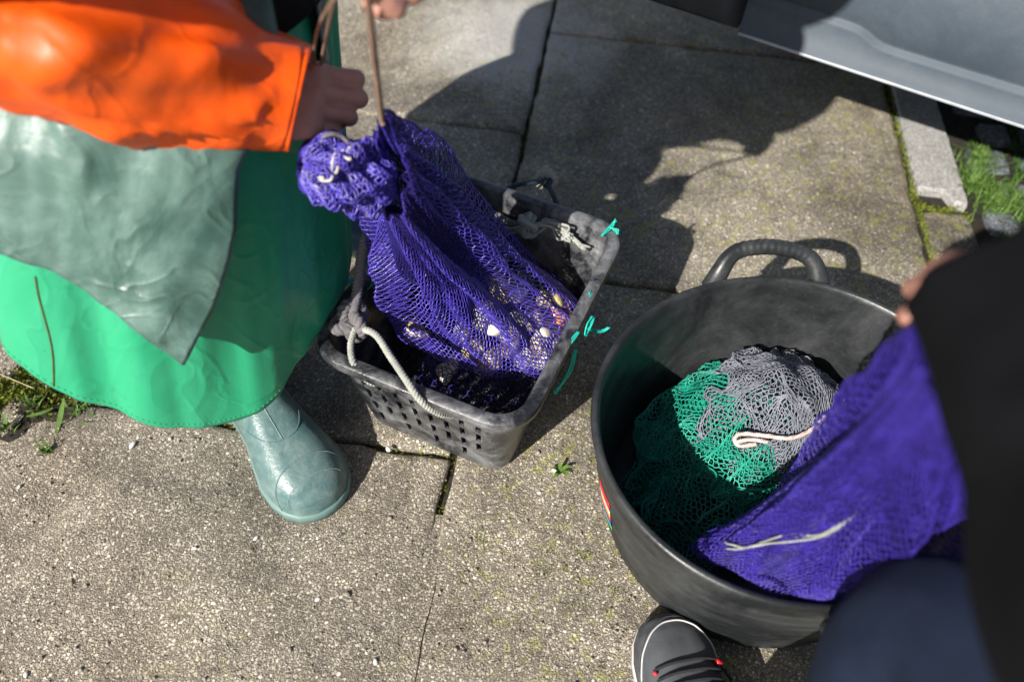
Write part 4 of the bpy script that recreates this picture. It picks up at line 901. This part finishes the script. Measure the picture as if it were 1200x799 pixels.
# ------------------------------------------------------------------ people: shared builders
def limb(pts, rad, n=20, m=40, flat=1.0, wr=None):
    Q = spline(np.c_[np.asarray(pts, float), np.asarray(rad, float)], m); P, r = Q[:, :3], Q[:, 3]; T, U, W = frames(P); a = np.arange(n)*2*np.pi/n; L = np.r_[0, np.cumsum(np.linalg.norm(np.diff(P, axis=0), axis=1))]
    V = np.zeros((m, n, 3))
    for i in range(m):
        f = np.ones(n) if wr is None else 1+wr(L[i], a)
        V[i] = P[i]+r[i]*f[:, None]*(np.cos(a)[:, None]*U[i]+flat*np.sin(a)[:, None]*W[i])
    return grid_faces(V)
def fist(W_, f, s_, bn, k_=1.0, open_=0.0, back=-.07):
    """closed solids of a gripping hand: wrist, palm, four bent fingers of unequal length, thumb from the side of the palm"""
    f, s_, bn = nrm(f), nrm(s_), nrm(bn); X = lambda a, b, c: W_+(f*a+s_*b+bn*c)*k_; out = []
    out.append(loft_ring([X(back, 0, 0), X(back*.4, 0, 0), X(0, 0, 0), X(.03, .002, 0), X(.065, .002, .001), X(.085, .001, -.002), X(.094, 0, -.006)], s_*k_, bn*k_, [.026, .026, .029, .037, .042, .041, .034], [.020, .019, .019, .018, .016, .014, .010]))
    for i, (o_, l1, l2, l3, rr) in enumerate(((-.031, .043, .027, .021, .0098), (-.0105, .047, .031, .022, .0100), (.010, .044, .028, .021, .0096), (.029, .035, .022, .019, .0086))):
        x0 = .084-.004*abs(i-1); p0 = X(x0, o_, -.003); a1 = math.radians(26+5*i-open_*20); d1 = f*math.cos(a1)-bn*math.sin(a1); p1 = p0+d1*l1*k_
        a2 = math.radians(122-open_*30); d2 = f*math.cos(a2)-bn*math.sin(a2); p2 = p1+d2*l2*k_; a3 = math.radians(178-open_*30); d3 = f*math.cos(a3)-bn*math.sin(a3); p3 = p2+d3*l3*k_
        out.append(ellipsoid(p0+bn*.003*k_, (rr*1.25*k_,)*3, 10, 8)); out.append(ellipsoid(p1+d1*.002*k_, (rr*1.14*k_,)*3, 10, 8))
        out.append(limb([X(x0-.03, o_*.9, -.002), p0, (p0+p1)/2+bn*.001*k_, p1, (p1+p2)/2, p2, p3], np.array([rr*.9, rr*1.12, rr*.98, rr*1.08, rr*.92, rr*.95, rr*.72])*k_, 10, 26))
    out.append(limb([X(.012, -.026, -.008), X(.036, -.043, -.018), X(.064, -.040, -.034), X(.088, -.024, -.048)], np.array([.015, .0125, .0112, .0088])*k_, 10, 16))
    return out
def loft_ring(C, s_, b_, hs, hb, n=18):
    t_ = np.arange(n)*2*np.pi/n; V = np.array([c+h1*np.cos(t_)[:, None]*s_+h2*np.sin(t_)[:, None]*b_ for c, h1, h2 in zip(C, hs, hb)]); return grid_faces(V)
def head_parts(c, fwd_):
    """skull, jaw, nose, ears, neck"""
    f = nrm(np.asarray(fwd_, float)); u = np.array([0, 0, 1.]); u = nrm(u-f*np.dot(u, f)); s_ = np.cross(f, u); X = lambda a, b, d: c+f*a+s_*b+u*d; Rm = np.stack([f, s_, u], 1)
    return [ellipsoid(X(-.01, 0, .03), (.098, .076, .09), 20, 14, Rm), ellipsoid(X(.02, 0, -.045), (.068, .058, .075), 18, 12, Rm), ellipsoid(X(.082, 0, -.10), (.022, .028, .018), 10, 8, Rm), limb([X(.088, 0, .012), X(.103, 0, -.015), X(.112, 0, -.035), X(.092, 0, -.045)], [.009, .011, .015, .010], 10, 14),
            ellipsoid(X(.084, .03, .022), (.012, .02, .007), 10, 8, Rm), ellipsoid(X(.084, -.03, .022), (.012, .02, .007), 10, 8, Rm), ellipsoid(X(.083, 0, -.068), (.012, .024, .006), 10, 8, Rm), ellipsoid(X(.082, 0, -.078), (.011, .02, .006), 10, 8, Rm),
            ellipsoid(X(-.005, .076, -.02), (.018, .008, .03), 10, 8, Rm), ellipsoid(X(-.005, -.076, -.02), (.018, .008, .03), 10, 8, Rm)], X
def eyes(X, root):
    for s_ in (-1, 1):
        V, F = ellipsoid(X(.082, .031*s_, .004), (.012, .012, .012), 12, 8); o = mkp('eye', V, F, 'stk_white', root); V, F = ellipsoid(X(.091, .031*s_, .004), (.0045, .0055, .0055), 10, 6); o2 = mkp('iris', V, F, 'hair', root); o2.parent = o
def foot_secs(heel, d, L, W_, H_, scale=1.0):
    """closed solid of a shoe or boot foot; d is the heading"""
    d = nrm(np.array([d[0], d[1], 0.])); s_ = np.array([-d[1], d[0], 0]); K = [(0, .012, .05), (.012, .030, .085), (.05, .040, .11), (.10, .040, .112), (.14, .041, .106), (.18, .048, .090), (.215, .0545, .077), (.245, .053, .068), (.270, .046, .058), (.288, .033, .044), (.298, .015, .028)]
    a = np.linspace(0, np.pi, 13); V = []
    for x, w, h_ in K:
        w *= W_/.109; h_ *= H_; x *= L/.298; c_, s2 = np.cos(a), np.sin(a); yy = np.sign(c_)*abs(c_)**.75*w; zz_ = .004+(h_-.004)*abs(s2)**.72
        top = np.stack([yy, zz_], 1); bot = np.stack([np.linspace(-w*.9, w*.9, 7), np.zeros(7)], 1); r_ = np.vstack([top, bot]); V.append(heel+d*x+r_[:, :1]*s_+r_[:, 1:]*np.array([0, 0, 1]))
    return np.array(V), d, s_, K
def foot_line(heel, d, L, W_, H_, xs, off=.001):
    """curve over the upper: xs(angle 0..pi) -> station in 0..0.298"""
    d = nrm(np.array([d[0], d[1], 0.])); s_ = np.array([-d[1], d[0], 0]); K = np.array([(0, .012, .05), (.012, .030, .085), (.05, .040, .11), (.10, .040, .112), (.14, .041, .106), (.18, .048, .090), (.215, .0545, .077), (.245, .053, .068), (.270, .046, .058), (.288, .033, .044), (.298, .015, .028)])
    a = np.linspace(.12, np.pi-.12, 40); x = np.array([xs(q) for q in a]); w = np.interp(x, K[:, 0], K[:, 1])*W_/.109+off; h_ = np.interp(x, K[:, 0], K[:, 2])*H_+off; yy = np.sign(np.cos(a))*abs(np.cos(a))**.75*w; zz_ = .004+(h_-.004)*np.sin(a)**.72
    return heel+d*(x*L/.298)[:, None]+yy[:, None]*s_+zz_[:, None]*np.array([0, 0, 1])
def sole_ring(heel, d, L, W_, z0, z1, grow=.003):
    d = nrm(np.array([d[0], d[1], 0.])); s_ = np.array([-d[1], d[0], 0]); K = [(-.004, .004), (0, .018), (.012, .031), (.05, .040), (.10, .038), (.14, .040), (.18, .048), (.215, .0545), (.245, .053), (.270, .046), (.288, .034), (.298, .018), (.302, .004)]
    Lf = [(x*L/.298, w*W_/.109+grow) for x, w in K]; pts = [(x, w) for x, w in Lf]+[(x, -w) for x, w in Lf[::-1]]; P = np.array([heel+d*x+s_*w for x, w in pts]); c = P.mean(0); V = []
    for z, k_ in ((0, .97), (z0+.002, 1.0), (z1-.002, 1.0), (z1, .985)): q = c+(P-c)*k_; q[:, 2] = z; V.append(q)
    return grid_faces(np.array(V))

# ------------------------------------------------------------------ person in orange jacket and green apron
def skirt(phi,z):
    k_=1+.10*np.clip((.62-z)/.4,-.3,1.2)-.30*np.clip((z-.54)/.16,0,1)**1.5
    rip=1+.018*np.sin(3*phi+1.0)*np.clip((.7-z)/.45,0,1)+.008*np.sin(7*phi+5*z)
    c,s=np.cos(phi),np.sin(phi); e=(np.abs(c)**2.3+np.abs(s)**2.3)**(-1/2.3)*.965
    return np.stack([-.475+.09*(z-.3)+.03*np.clip((z-.54)/.16,0,1)+.222*k_*rip*c*e, .715+.30*np.clip(z-.3,-.1,1)+.232*k_*rip*s*e, z+0*phi],-1)
def skirt_off(phi, z, off):
    e = 1e-3; p0 = skirt(phi, z); n_ = nrm(np.cross(skirt(phi+e, z)-p0, skirt(phi, z+e)-p0)); return p0+n_*np.asarray(off)[..., None]
WR = np.array((-0.2881, 0.6468, 0.5660)); WL = np.array((-0.1925, 0.5672, 0.7900))
camF, camU = np.array(fw), np.array(u2)
hR = fist(WR, (.97, .22, -.10), -camU+np.array([-.12, 0, 0]), -camF+np.array([.12, 0, 0]), .94)
hL = fist(WL, (.85, -.1, -.25), -camU, -camF, .92)
hp, HX = head_parts(np.array([-.15, .53, 1.14]), (.7, -.1, -.7))
shR, elR, shL, elL = np.array([-.30, .385, 1.06]), np.array([-.52, .58, .755]), np.array([-.25, .82, 1.06]), np.array([-.17, .86, .89])
cor = hp+[limb([(-.28, .62, 1.06), (-.22, .58, 1.09), (-.17, .545, 1.11)], [.066, .056, .055], 14, 12),
    loft_ring([np.array(q) for q in ((-.50, .82, .66), (-.53, .81, .78), (-.45, .73, .92), (-.34, .65, 1.03), (-.27, .615, 1.09))], nrm(np.array([.2, 1, 0])), nrm(np.array([.8, -.16, -.55])), [.15, .15, .165, .19, .10], [.105, .105, .115, .10, .06]),
    limb([shR+np.array([.02, .10, 0]), shR+np.array([-.02, .03, -.01]), (-.42, .475, .925), elR, np.array((-0.4343, 0.5899, 0.6950)), np.array((-0.3395, 0.6193, 0.6300)), WR], [.045, .045, .045, .042, .044, .036, .027], 14, 40),
    limb([shL-np.array([0, .10, 0]), shL-np.array([0, .02, .01]), (shL+elL)/2, elL, (elL+WL)/2, WL-np.array([.02, -.01, -.005])], [.045, .045, .045, .042, .038, .027], 14, 36),
    limb([(-.47, .88, .70), (-.46, .86, .40), (-.46, .96, .09)], [.09, .065, .045], 14, 26), limb([(-.47, .72, .70), (-.44, .66, .40), (-.42, .67, .09)], [.09, .065, .045], 14, 26)]
V1, F1 = remesh(cor, .011, 3); V2, F2 = remesh(hR, .0021, 2); V3, F3 = remesh(hL, .0022, 2); mb = MB(); mb.add(V1, F1).add(V2, F2).add(V3, F3); V, F = mb.get()
p1 = mk('person', V, F, 'skin'); tag(p1, 'person in orange jacket, green apron and boots lifting a blue net', 'person')
eyes(HX, p1)
V, F = remesh([ellipsoid(HX(-.022, 0, .042), (.105, .085, .09), 20, 14)], .008, 2); mkp('hair', V, F, 'hair', p1)
# boots
hl1, d1 = np.array((-0.2512, 0.4639, 0.0000))-.304*np.r_[nrm(np.array([.64, -.77])), 0], (.64, -.77)
fv, dd_, ss_, KK = foot_secs(hl1, d1, .304, .122, 1.06)
ank = hl1+dd_*.072; V, F = remesh([grid_faces(fv), limb([ank+np.array([0, 0, .05]), ank+np.array([0, .004, .12]), ank+np.array([-.004, .01, .22]), ank+np.array([-.01, .015, .34])], [.046, .052, .060, .068], 18, 20)], .0042, 7)
bt = mkp('boot', V, F, 'boot', p1); bt['label'] = 'grey green rubber boot with its toe towards the camera'
V, F = sole_ring(hl1, d1, .304, .122, 0, .019, .0025); o = mkp('sole', V, F, 'boot_sole', p1); o.parent = bt
V, F = tube(foot_line(hl1, d1, .304, .122, 1.06, lambda a: .262-.030*math.sin(a)+.006, -.0006), .0013, 6); o = mkp('toe_seam', V, F, 'boot', p1); o.parent = bt
V, F = tube(foot_line(hl1, d1, .304, .122, 1.06, lambda a: .120+.085*math.sin(a)**2, -.0006), .0012, 6); o = mkp('instep_seam', V, F, 'boot', p1); o.parent = bt
V, F = tube(foot_line(hl1, d1, .304, .122, 1.06, lambda a: .276-.018*math.sin(a)+.006, -.0010), .0010, 6); o = mkp('toe_seam', V, F, 'boot_sole', p1); o.parent = bt
V, F = tube(np.array([foot_line(hl1, d1, .304, .122, 1.06, lambda a, q=q: q, -.0006)[20] for q in np.linspace(.12, .205, 14)]), .0011, 6); o = mkp('centre_seam', V, F, 'boot', p1); o.parent = bt
hl2, d2 = np.array((-0.2431, 1.0166, 0.0300))*np.array([1, 1, 0])-.30*np.array([.97, -.2, 0]), (.97, -.2)
fv, dd_, ss_, KK = foot_secs(hl2, d2, .304, .122, 1.06); ank = hl2+dd_*.072
V, F = remesh([grid_faces(fv), limb([ank+np.array([0, 0, .05]), ank+np.array([0, -.01, .12]), ank+np.array([-.004, -.03, .22]), ank+np.array([-.01, -.05, .34])], [.046, .052, .060, .066], 18, 20)], .0042, 7)
b2t = mkp('boot', V, F, 'boot_blue', p1); b2t['label'] = 'blue rubber boot half hidden behind the crate'; V, F = sole_ring(hl2, d2, .304, .122, 0, .019, .0025); o = mkp('sole', V, F, 'boot_sole', p1); o.parent = b2t
# trousers above the boots
for hp_, kn_, an_ in (((-.47, .86, .68), (-.46, .84, .42), (-.48, .95, .22)), ((-.47, .74, .68), (-.45, .68, .42), (-.42, .665, .22))):
    V, F = limb([hp_, kn_, an_], [.10, .08, .07], 18, 24, 1, lambda L, a: .05*np.sin(L*60+3*a)); mkp('trouser_leg', V, F, 'trouser', p1)
# apron: skirt of green vinyl with a curved hem
hem = np.array([(-3.05, .43), (-2.5, .40), (-2.2, .385), (-1.998, 0.348), (-1.833, 0.324), (-1.719, 0.300), (-1.580, 0.280), (-1.431, 0.260), (-1.257, 0.236), (-1.100, 0.220), (-0.934, 0.208), (-0.820, 0.206), (-0.724, 0.210), (-0.567, 0.218), (-0.445, 0.224), (-0.262, 0.238), (-0.070, 0.242), (0.244, 0.224), (0.236, 0.272), (.6, .262), (1.0, .28), (1.6, .33), (2.3, .40)])
phs = np.linspace(-3.0, 2.25, 210); hz = np.interp(phs, hem[:, 0], hem[:, 1]); hz = np.convolve(np.pad(hz, 3, 'edge'), np.ones(7)/7, 'valid'); zt = .64; G = np.zeros((60, len(phs), 3))
def wav(f, z): return .0095*fbm(np.stack([f*3.4, z*1.5, f*0], -1), 51, 3)+.003*np.sin(f*9+2*np.sin(z*9))*np.clip((.6-z)*3, 0, 1)
for i in range(60):
    z = hz+(zt-hz)*(i/59)**1.1; G[i] = skirt_off(phs, z, wav(phs, z))
V, F = sheet(G, -.0022); ap = mkp('apron', V, F, 'apron', p1); ap['label'] = 'glossy bright green vinyl apron skirt'
V, F = tube(skirt_off(phs, hz+.001, wav(phs, hz)-.001), .0019, 6); o = mkp('hem', V, F, 'apron', p1); o.parent = ap
mb = MB(); hs_ = skirt_off(phs, hz+.006, wav(phs, hz+.006)+.0026)
for i in range(20, 185): 
    mb.add(*tube([hs_[i]*.8+hs_[i+1]*.2, hs_[i]*.25+hs_[i+1]*.75], .0004, 4))
V, F = mb.get(); o = mkp('stitching', V, F, 'stitch', p1); o.parent = ap
sa, sb = (-1.676, 0.438), (-1.719, 0.306)
zs = np.linspace(sa[1], sb[1], 24); fs = np.linspace(sa[0], sb[0], 24)+.012*np.sin(zs*40); V, F = tube(skirt_off(fs, zs, wav(fs, zs)+.0023), .0011, 5); o = mkp('seam', V, F, 'seam_brown', p1); o.parent = ap
# darker bib over the front
pb, zb = np.meshgrid(np.linspace(-.15, 1.5, 50), np.linspace(0, 1, 24)); zlo = .475+.05*np.sin(pb*2.2); zz_ = zlo+(.655-zlo)*zb
V, F = sheet(skirt_off(pb, zz_, .004+.007*fbm(np.stack([pb*5, zz_*14, pb*0], -1), 77, 3)+.002), -.002); o = mkp('bib', V, F, 'bib', p1); o['label'] = 'dark grey green bib above the apron skirt'
# grey green flap hanging over the apron
rz = np.array([(-1.117, 0.340), (-1.056, 0.366), (-0.986, 0.392), (-0.916, 0.430), (-0.864, 0.468), (-0.846, 0.502), (-0.829, 0.524), (-.60, .60), (-.58, .67)])
lowp = np.array([(-2.5, .53), (-2.15, .50), (-1.859, 0.462), (-1.719, 0.446), (-1.597, 0.426), (-1.449, 0.402), (-1.274, 0.370), (-1.117, 0.340)])
P_, Q_ = np.meshgrid(np.linspace(0, 1, 90), np.linspace(0, 1, 60)); php = -2.5+P_*(lowp[-1, 0]+2.5); zl_ = np.interp(php, lowp[:, 0], lowp[:, 1]); zf = zl_+(.65-zl_)*Q_; pf = -2.5+P_*(np.interp(zf, rz[:, 1], rz[:, 0])+2.5)
cr_ = .0065*fbm(np.stack([pf*3.2, zf*9, pf*0+3], -1), 91, 4)+.004*np.sin(pf*7-zf*22)
off_ = .023+.012*np.clip(P_-.75, 0, .25)*4*(1-Q_)+cr_
Gf = skirt_off(pf, zf, off_); V, F = sheet(Gf, -.0022); fl = mkp('apron_flap', V, F, 'flap', p1); fl['label'] = 'pale grey green oilskin flap over the apron'
V, F = tube(Gf[0], .0020, 6); o = mkp('hem', V, F, 'flap', p1); o.parent = fl
V, F = tube(Gf[:, -1], .0020, 6); o = mkp('hem', V, F, 'flap', p1); o.parent = fl
V, F = tube(Gf[3]+nrm(Gf[3]-np.array([-.475, .715, .4]))*.0012, .0008, 5); o = mkp('seam', V, F, 'bib', p1); o.parent = fl
# jacket: body, right sleeve, left sleeve, collar
def wj(L, a): return .05*np.sin(L*38+2.2*np.sin(a))+.06*fbm(np.stack([np.cos(a)*1.6, np.sin(a)*1.6, L*11+0*a], -1), 33, 3)
V, F = loft_ring([np.array(q) for q in ((-.56, .84, .735), (-.555, .82, .80), (-.46, .735, .92), (-.34, .65, 1.03), (-.27, .615, 1.10), (-.22, .59, 1.14))], nrm(np.array([.2, 1, 0])), nrm(np.array([.8, -.16, -.55])), [.20, .20, .20, .235, .15, .085], [.22, .215, .165, .13, .10, .075], 36); jk = mkp('jacket', V, F, 'orange', p1)
jk['label'] = 'bright orange waterproof jacket'
ax_ = nrm(np.array((-0.2309, 0.6669, 0.5560))-np.array((-0.2720, 0.6490, 0.5850)))
def slv(L, a):
    q = np.stack([np.cos(a+L*3.5)*1.9, np.sin(a+L*3.5)*1.9, L*9+0*a], -1); rg = 1-abs(fbm(q, 44, 2)); q2 = np.stack([np.cos(a)*1.4, np.sin(a)*1.4, L*26+1.5*np.sin(a)], -1)
    rg = rg-.5*np.clip(abs(vnoise(q*.8+7, 3))-.02, 0, .1)*4
    return (.24*(rg-.66)+.05*fbm(q2, 46, 2))*np.clip((L-.012)/.06+.06, .06, 1)
pts = [(-0.2273, 0.6616, 0.5600), (-0.2408, 0.6606, 0.5650), (-0.2731, 0.6505, 0.5820), (-0.3234, 0.6222, 0.6220), (-0.3774, 0.5992, 0.6620), (-0.4309, 0.5902, 0.6950), tuple(elR), (-.42, .475, .925), tuple(shR+np.array([.0, .03, .01])), tuple(shR+np.array([.04, .13, .01]))]
V, F = limb(pts, [.0540, .0565, .062, .0765, .083, .086, .086, .092, .112, .085], 72, 150, 1.0, slv); o = mkp('sleeve', V, F, 'orange', p1); o.parent = jk
pp_ = spline(pts, 150); T_, U_, W_ = frames(pp_); aa_ = np.linspace(0, 2*np.pi, 60); V, F = tube(pp_[3]+.0535*(1+slv(.008, aa_))[:, None]*(np.cos(aa_)[:, None]*U_[3]+np.sin(aa_)[:, None]*W_[3]), .0012, 6); o = mkp('cuff_seam', V, F, 'orange', p1); o.parent = jk
V, F = limb([tuple(WL+np.array([-.02, .03, .01])), tuple((elL+WL)/2+np.array([-.01, 0, .01])), tuple(elL), tuple((shL+elL)/2), tuple(shL-np.array([0, .02, -.01])), tuple(shL-np.array([.03, .12, 0]))], [.046, .06, .078, .085, .10, .09], 30, 60, 1, slv); o = mkp('sleeve', V, F, 'orange', p1); o.parent = jk
V, F = limb([(-.255, .61, 1.08), (-.21, .585, 1.12), (-.18, .57, 1.145)], [.105, .095, .088], 24, 12); o = mkp('collar', V, F, 'orange', p1); o.parent = jk
hd = nrm(np.array([.7, -.1, -.7])); Rh = np.stack([hd, nrm(np.cross(hd, (0, 0, 1))), np.cross(nrm(np.cross(hd, (0, 0, 1))), hd)], 1)
V, F = ellipsoid(HX(-.035, 0, .02), (.125, .122, .145), 28, 18, Rh); V = V+.006*fbm(V*14, 5, 2)[:, None]*nrm(V-V.mean(0)); o = mkp('hood', V, F, 'orange', p1); o.parent = jk
# black band standing in for the shaded cavity between jacket and apron
V, F = loft_ring([np.array(q) for q in ((-.425, .81, .60), (-.425, .82, .66), (-.46, .80, .76))], np.array([0, 1, 0]), np.array([1, 0, 0]), [.20, .175, .175], [.205, .175, .145], 40); mkp('waist_shade', V, F, 'waist_shade_black', p1)

# ------------------------------------------------------------------ person in black jacket on the right
W2 = np.array((0.2684, 0.2675, 0.7450)); El2 = np.array([.272, .075, .735]); Sh2 = np.array([.44, -.13, .90]); K2 = np.array([.374, .190, .408]); A2 = np.array([.266, .105, .09])
f2 = nrm(np.array((0.3118, 0.3407, 0.6550))-np.array((0.2833, 0.2721, 0.7220))); s2_ = nrm(np.cross(f2, (.55, -.35, .75))); b2n = np.cross(s2_, f2)
hh = fist(np.array((0.2833, 0.2721, 0.7220)), f2, s2_, -b2n if b2n[2] < 0 else b2n, .84, 0, -.015)
hp2, HX2 = head_parts(np.array([.50, -.02, 1.10]), (-.25, .8, -.5))
cor = hp2+[limb([(.53, -.12, .90), (.52, -.08, .98), (.505, -.04, 1.05)], [.062, .056, .055], 14, 12),
    loft_ring([np.array(q) for q in ((.58, -.29, .36), (.58, -.28, .46), (.565, -.22, .62), (.545, -.16, .80), (.53, -.13, .92))], np.array([1, 0, 0]), nrm(np.array([0, .9, -.35])), [.14, .14, .15, .165, .08], [.10, .10, .11, .10, .06]),
    limb([Sh2+np.array([.10, 0, 0]), Sh2+np.array([.03, 0, -.02]), (Sh2+El2)/2, El2, (El2+W2)/2, W2+(El2-W2)*.1], [.04, .042, .045, .044, .038, .027], 14, 40),
    limb([(.60, -.14, .88), (.70, -.05, .74), (.74, .06, .60), (.66, .16, .50)], [.04, .045, .042, .03], 14, 30),
    limb([(.53, -.27, .40), (.45, -.05, .43), K2, (K2+A2)/2+np.array([0, -.02, 0]), A2], [.09, .075, .058, .05, .04], 14, 36), limb([(.66, -.27, .40), (.72, -.03, .44), (.74, .14, .42), (.74, .04, .22), (.73, .02, .08)], [.09, .075, .058, .05, .04], 14, 36)]
V1, F1 = remesh(cor, .011, 3); V2, F2 = remesh(hh, .0026, 3); V4, F4 = remesh(fist(np.array([.66, .16, .50]), (-.3, .8, -.5), (1, .3, 0), (.2, .4, .9), .95), .003, 3); mb = MB(); mb.add(V1, F1).add(V2, F2).add(V4, F4); V, F = mb.get()
p2 = mk('person', V, F, 'skin'); tag(p2, 'crouching person in black jacket and navy trousers holding up a blue net', 'person')
eyes(HX2, p2); V, F = remesh([ellipsoid(HX2(-.022, 0, .042), (.105, .085, .09), 20, 14)], .008, 2); mkp('hair', V, F, 'hair', p2)
V, F = loft_ring([np.array(q) for q in ((.58, -.29, .42), (.58, -.27, .50), (.565, -.22, .64), (.545, -.16, .80), (.53, -.13, .91), (.525, -.10, .96))], np.array([1, 0, 0]), nrm(np.array([0, .9, -.35])), [.19, .185, .19, .205, .12, .085], [.15, .145, .145, .135, .10, .08], 32); jk2 = mkp('jacket', V, F, 'black_cloth', p2)
def sl2(L, a): return .15*fbm(np.stack([np.cos(a)*1.3, np.sin(a)*1.3, L*14+0*a], -1), 55, 3)
cu = W2+(El2-W2)*-.07
V, F = limb([tuple(cu), tuple(W2+(El2-W2)*.3), tuple((El2+W2)/2), tuple(El2), tuple((El2+Sh2)/2), tuple(Sh2), tuple(Sh2+np.array([.09, .0, -.01]))], [.052, .054, .057, .062, .068, .080, .085], 40, 80, 1, sl2); o = mkp('sleeve', V, F, 'black_cloth', p2); o.parent = jk2
V, F = limb([(.56, -.14, .87), (.655, -.12, .86), (.71, -.04, .75), (.74, .05, .62), (.68, .14, .52)], [.085, .085, .07, .058, .045], 30, 60, 1, sl2); o = mkp('sleeve', V, F, 'black_cloth', p2); o.parent = jk2
def trs(L, a): return .13*fbm(np.stack([np.cos(a)*1.4, np.sin(a)*1.4, L*10+0*a], -1), 66, 3)
for q, r_ in (([(.53, -.25, .42), (.46, -.05, .435), tuple(K2), tuple((K2+A2)/2+np.array([.01, -.02, 0])), tuple(A2+np.array([.004, 0, .015]))], [.105, .09, .074, .066, .058]), ([(.66, -.25, .42), (.72, -.03, .45), (.745, .13, .42), (.745, .04, .23), (.735, .02, .10)], [.11, .098, .08, .07, .06])):
    V, F = limb(q, r_, 36, 80, 1, trs); mkp('trouser_leg', V, F, 'navy', p2)
V, F = loft_ring([np.array(q) for q in ((.585, -.31, .285), (.585, -.305, .31), (.585, -.30, .38), (.58, -.28, .46))], np.array([1, 0, 0]), nrm(np.array([0, .9, -.2])), [.10, .175, .185, .178], [.08, .145, .15, .14], 32); mkp('trouser_seat', V, F, 'navy', p2)
# grey shoe at the bottom edge
def sneaker(toe, d, main):
    d = nrm(np.array([*d, 0.])); L, W_, H_ = .285, .100, .86; heel = np.asarray(toe)*np.array([1, 1, 0])-d*L
    fv, dd_, ss_, KK = foot_secs(heel, d[:2], L, W_, H_); V, F = remesh([grid_faces(fv+np.array([0, 0, .012])), limb([heel+d*.06+np.array([0, 0, .05]), heel+d*.055+np.array([0, 0, .11])], [.038, .04], 14, 6)], .0038, 5)
    sh = mkp('shoe', V, F, 'shoe', p2)
    for (z0, z1, gr, m_) in ((0, .012, .004, 'shoe_pale'), (.012, .026, .003, 'shoe_edge')):
        V, F = sole_ring(heel, d[:2], L, W_, z0, z1, gr); V[:, 2] += z0*(V[:, 2] < z0*.5+.0001) if z0 else 0; o = mkp('sole', V, F, m_, p2); o.parent = sh
    if not main: return
    fl_ = lambda q, off=.0006: foot_line(heel, d[:2], L, W_, H_, q, off)+np.array([0, 0, .012])
    V, F = tube(fl_(lambda a: .205+.076*math.sin(a)**.8), .0011, 5); o = mkp('toe_piping', V, F, 'shoe_pale', p2); o.parent = sh
    V, F = tube(fl_(lambda a: .218+.070*math.sin(a)**.8), .0007, 5); o = mkp('stitching', V, F, 'shoe_edge', p2); o.parent = sh
    for q in (.172, .186, .199, .212):
        l_ = fl_(lambda a, q=q: q+.012*math.sin(a), .0025)[9:31]; V, F = tube(l_, .0030, 7, .6); o = mkp('lace', V, F, 'lace', p2); o.parent = sh
    l_ = fl_(lambda a: .208+.012*math.sin(a), .004)
    V, F = tube(l_[28:32], .0034, 8); o = mkp('lace_tab', V, F, 'red', p2); o.parent = sh
    V, F = tube(l_[9:11], .0026, 8); o = mkp('lace_tab', V, F, 'red', p2); o.parent = sh
    V, F = tube(spline([l_[30], l_[30]+d*-.03+np.array([.014, 0, -.006]), l_[30]+d*-.06+np.array([.03, 0, -.02])], 16), .0022, 6); o = mkp('lace', V, F, 'lace', p2); o.parent = sh
    sh['label'] = 'dark grey nubuck shoe with black laces and red lace tabs'
sneaker((0.2154, 0.3337, 0.0200), (-.20, .98), True); sneaker((.74, .20, 0), (.05, 1), False)
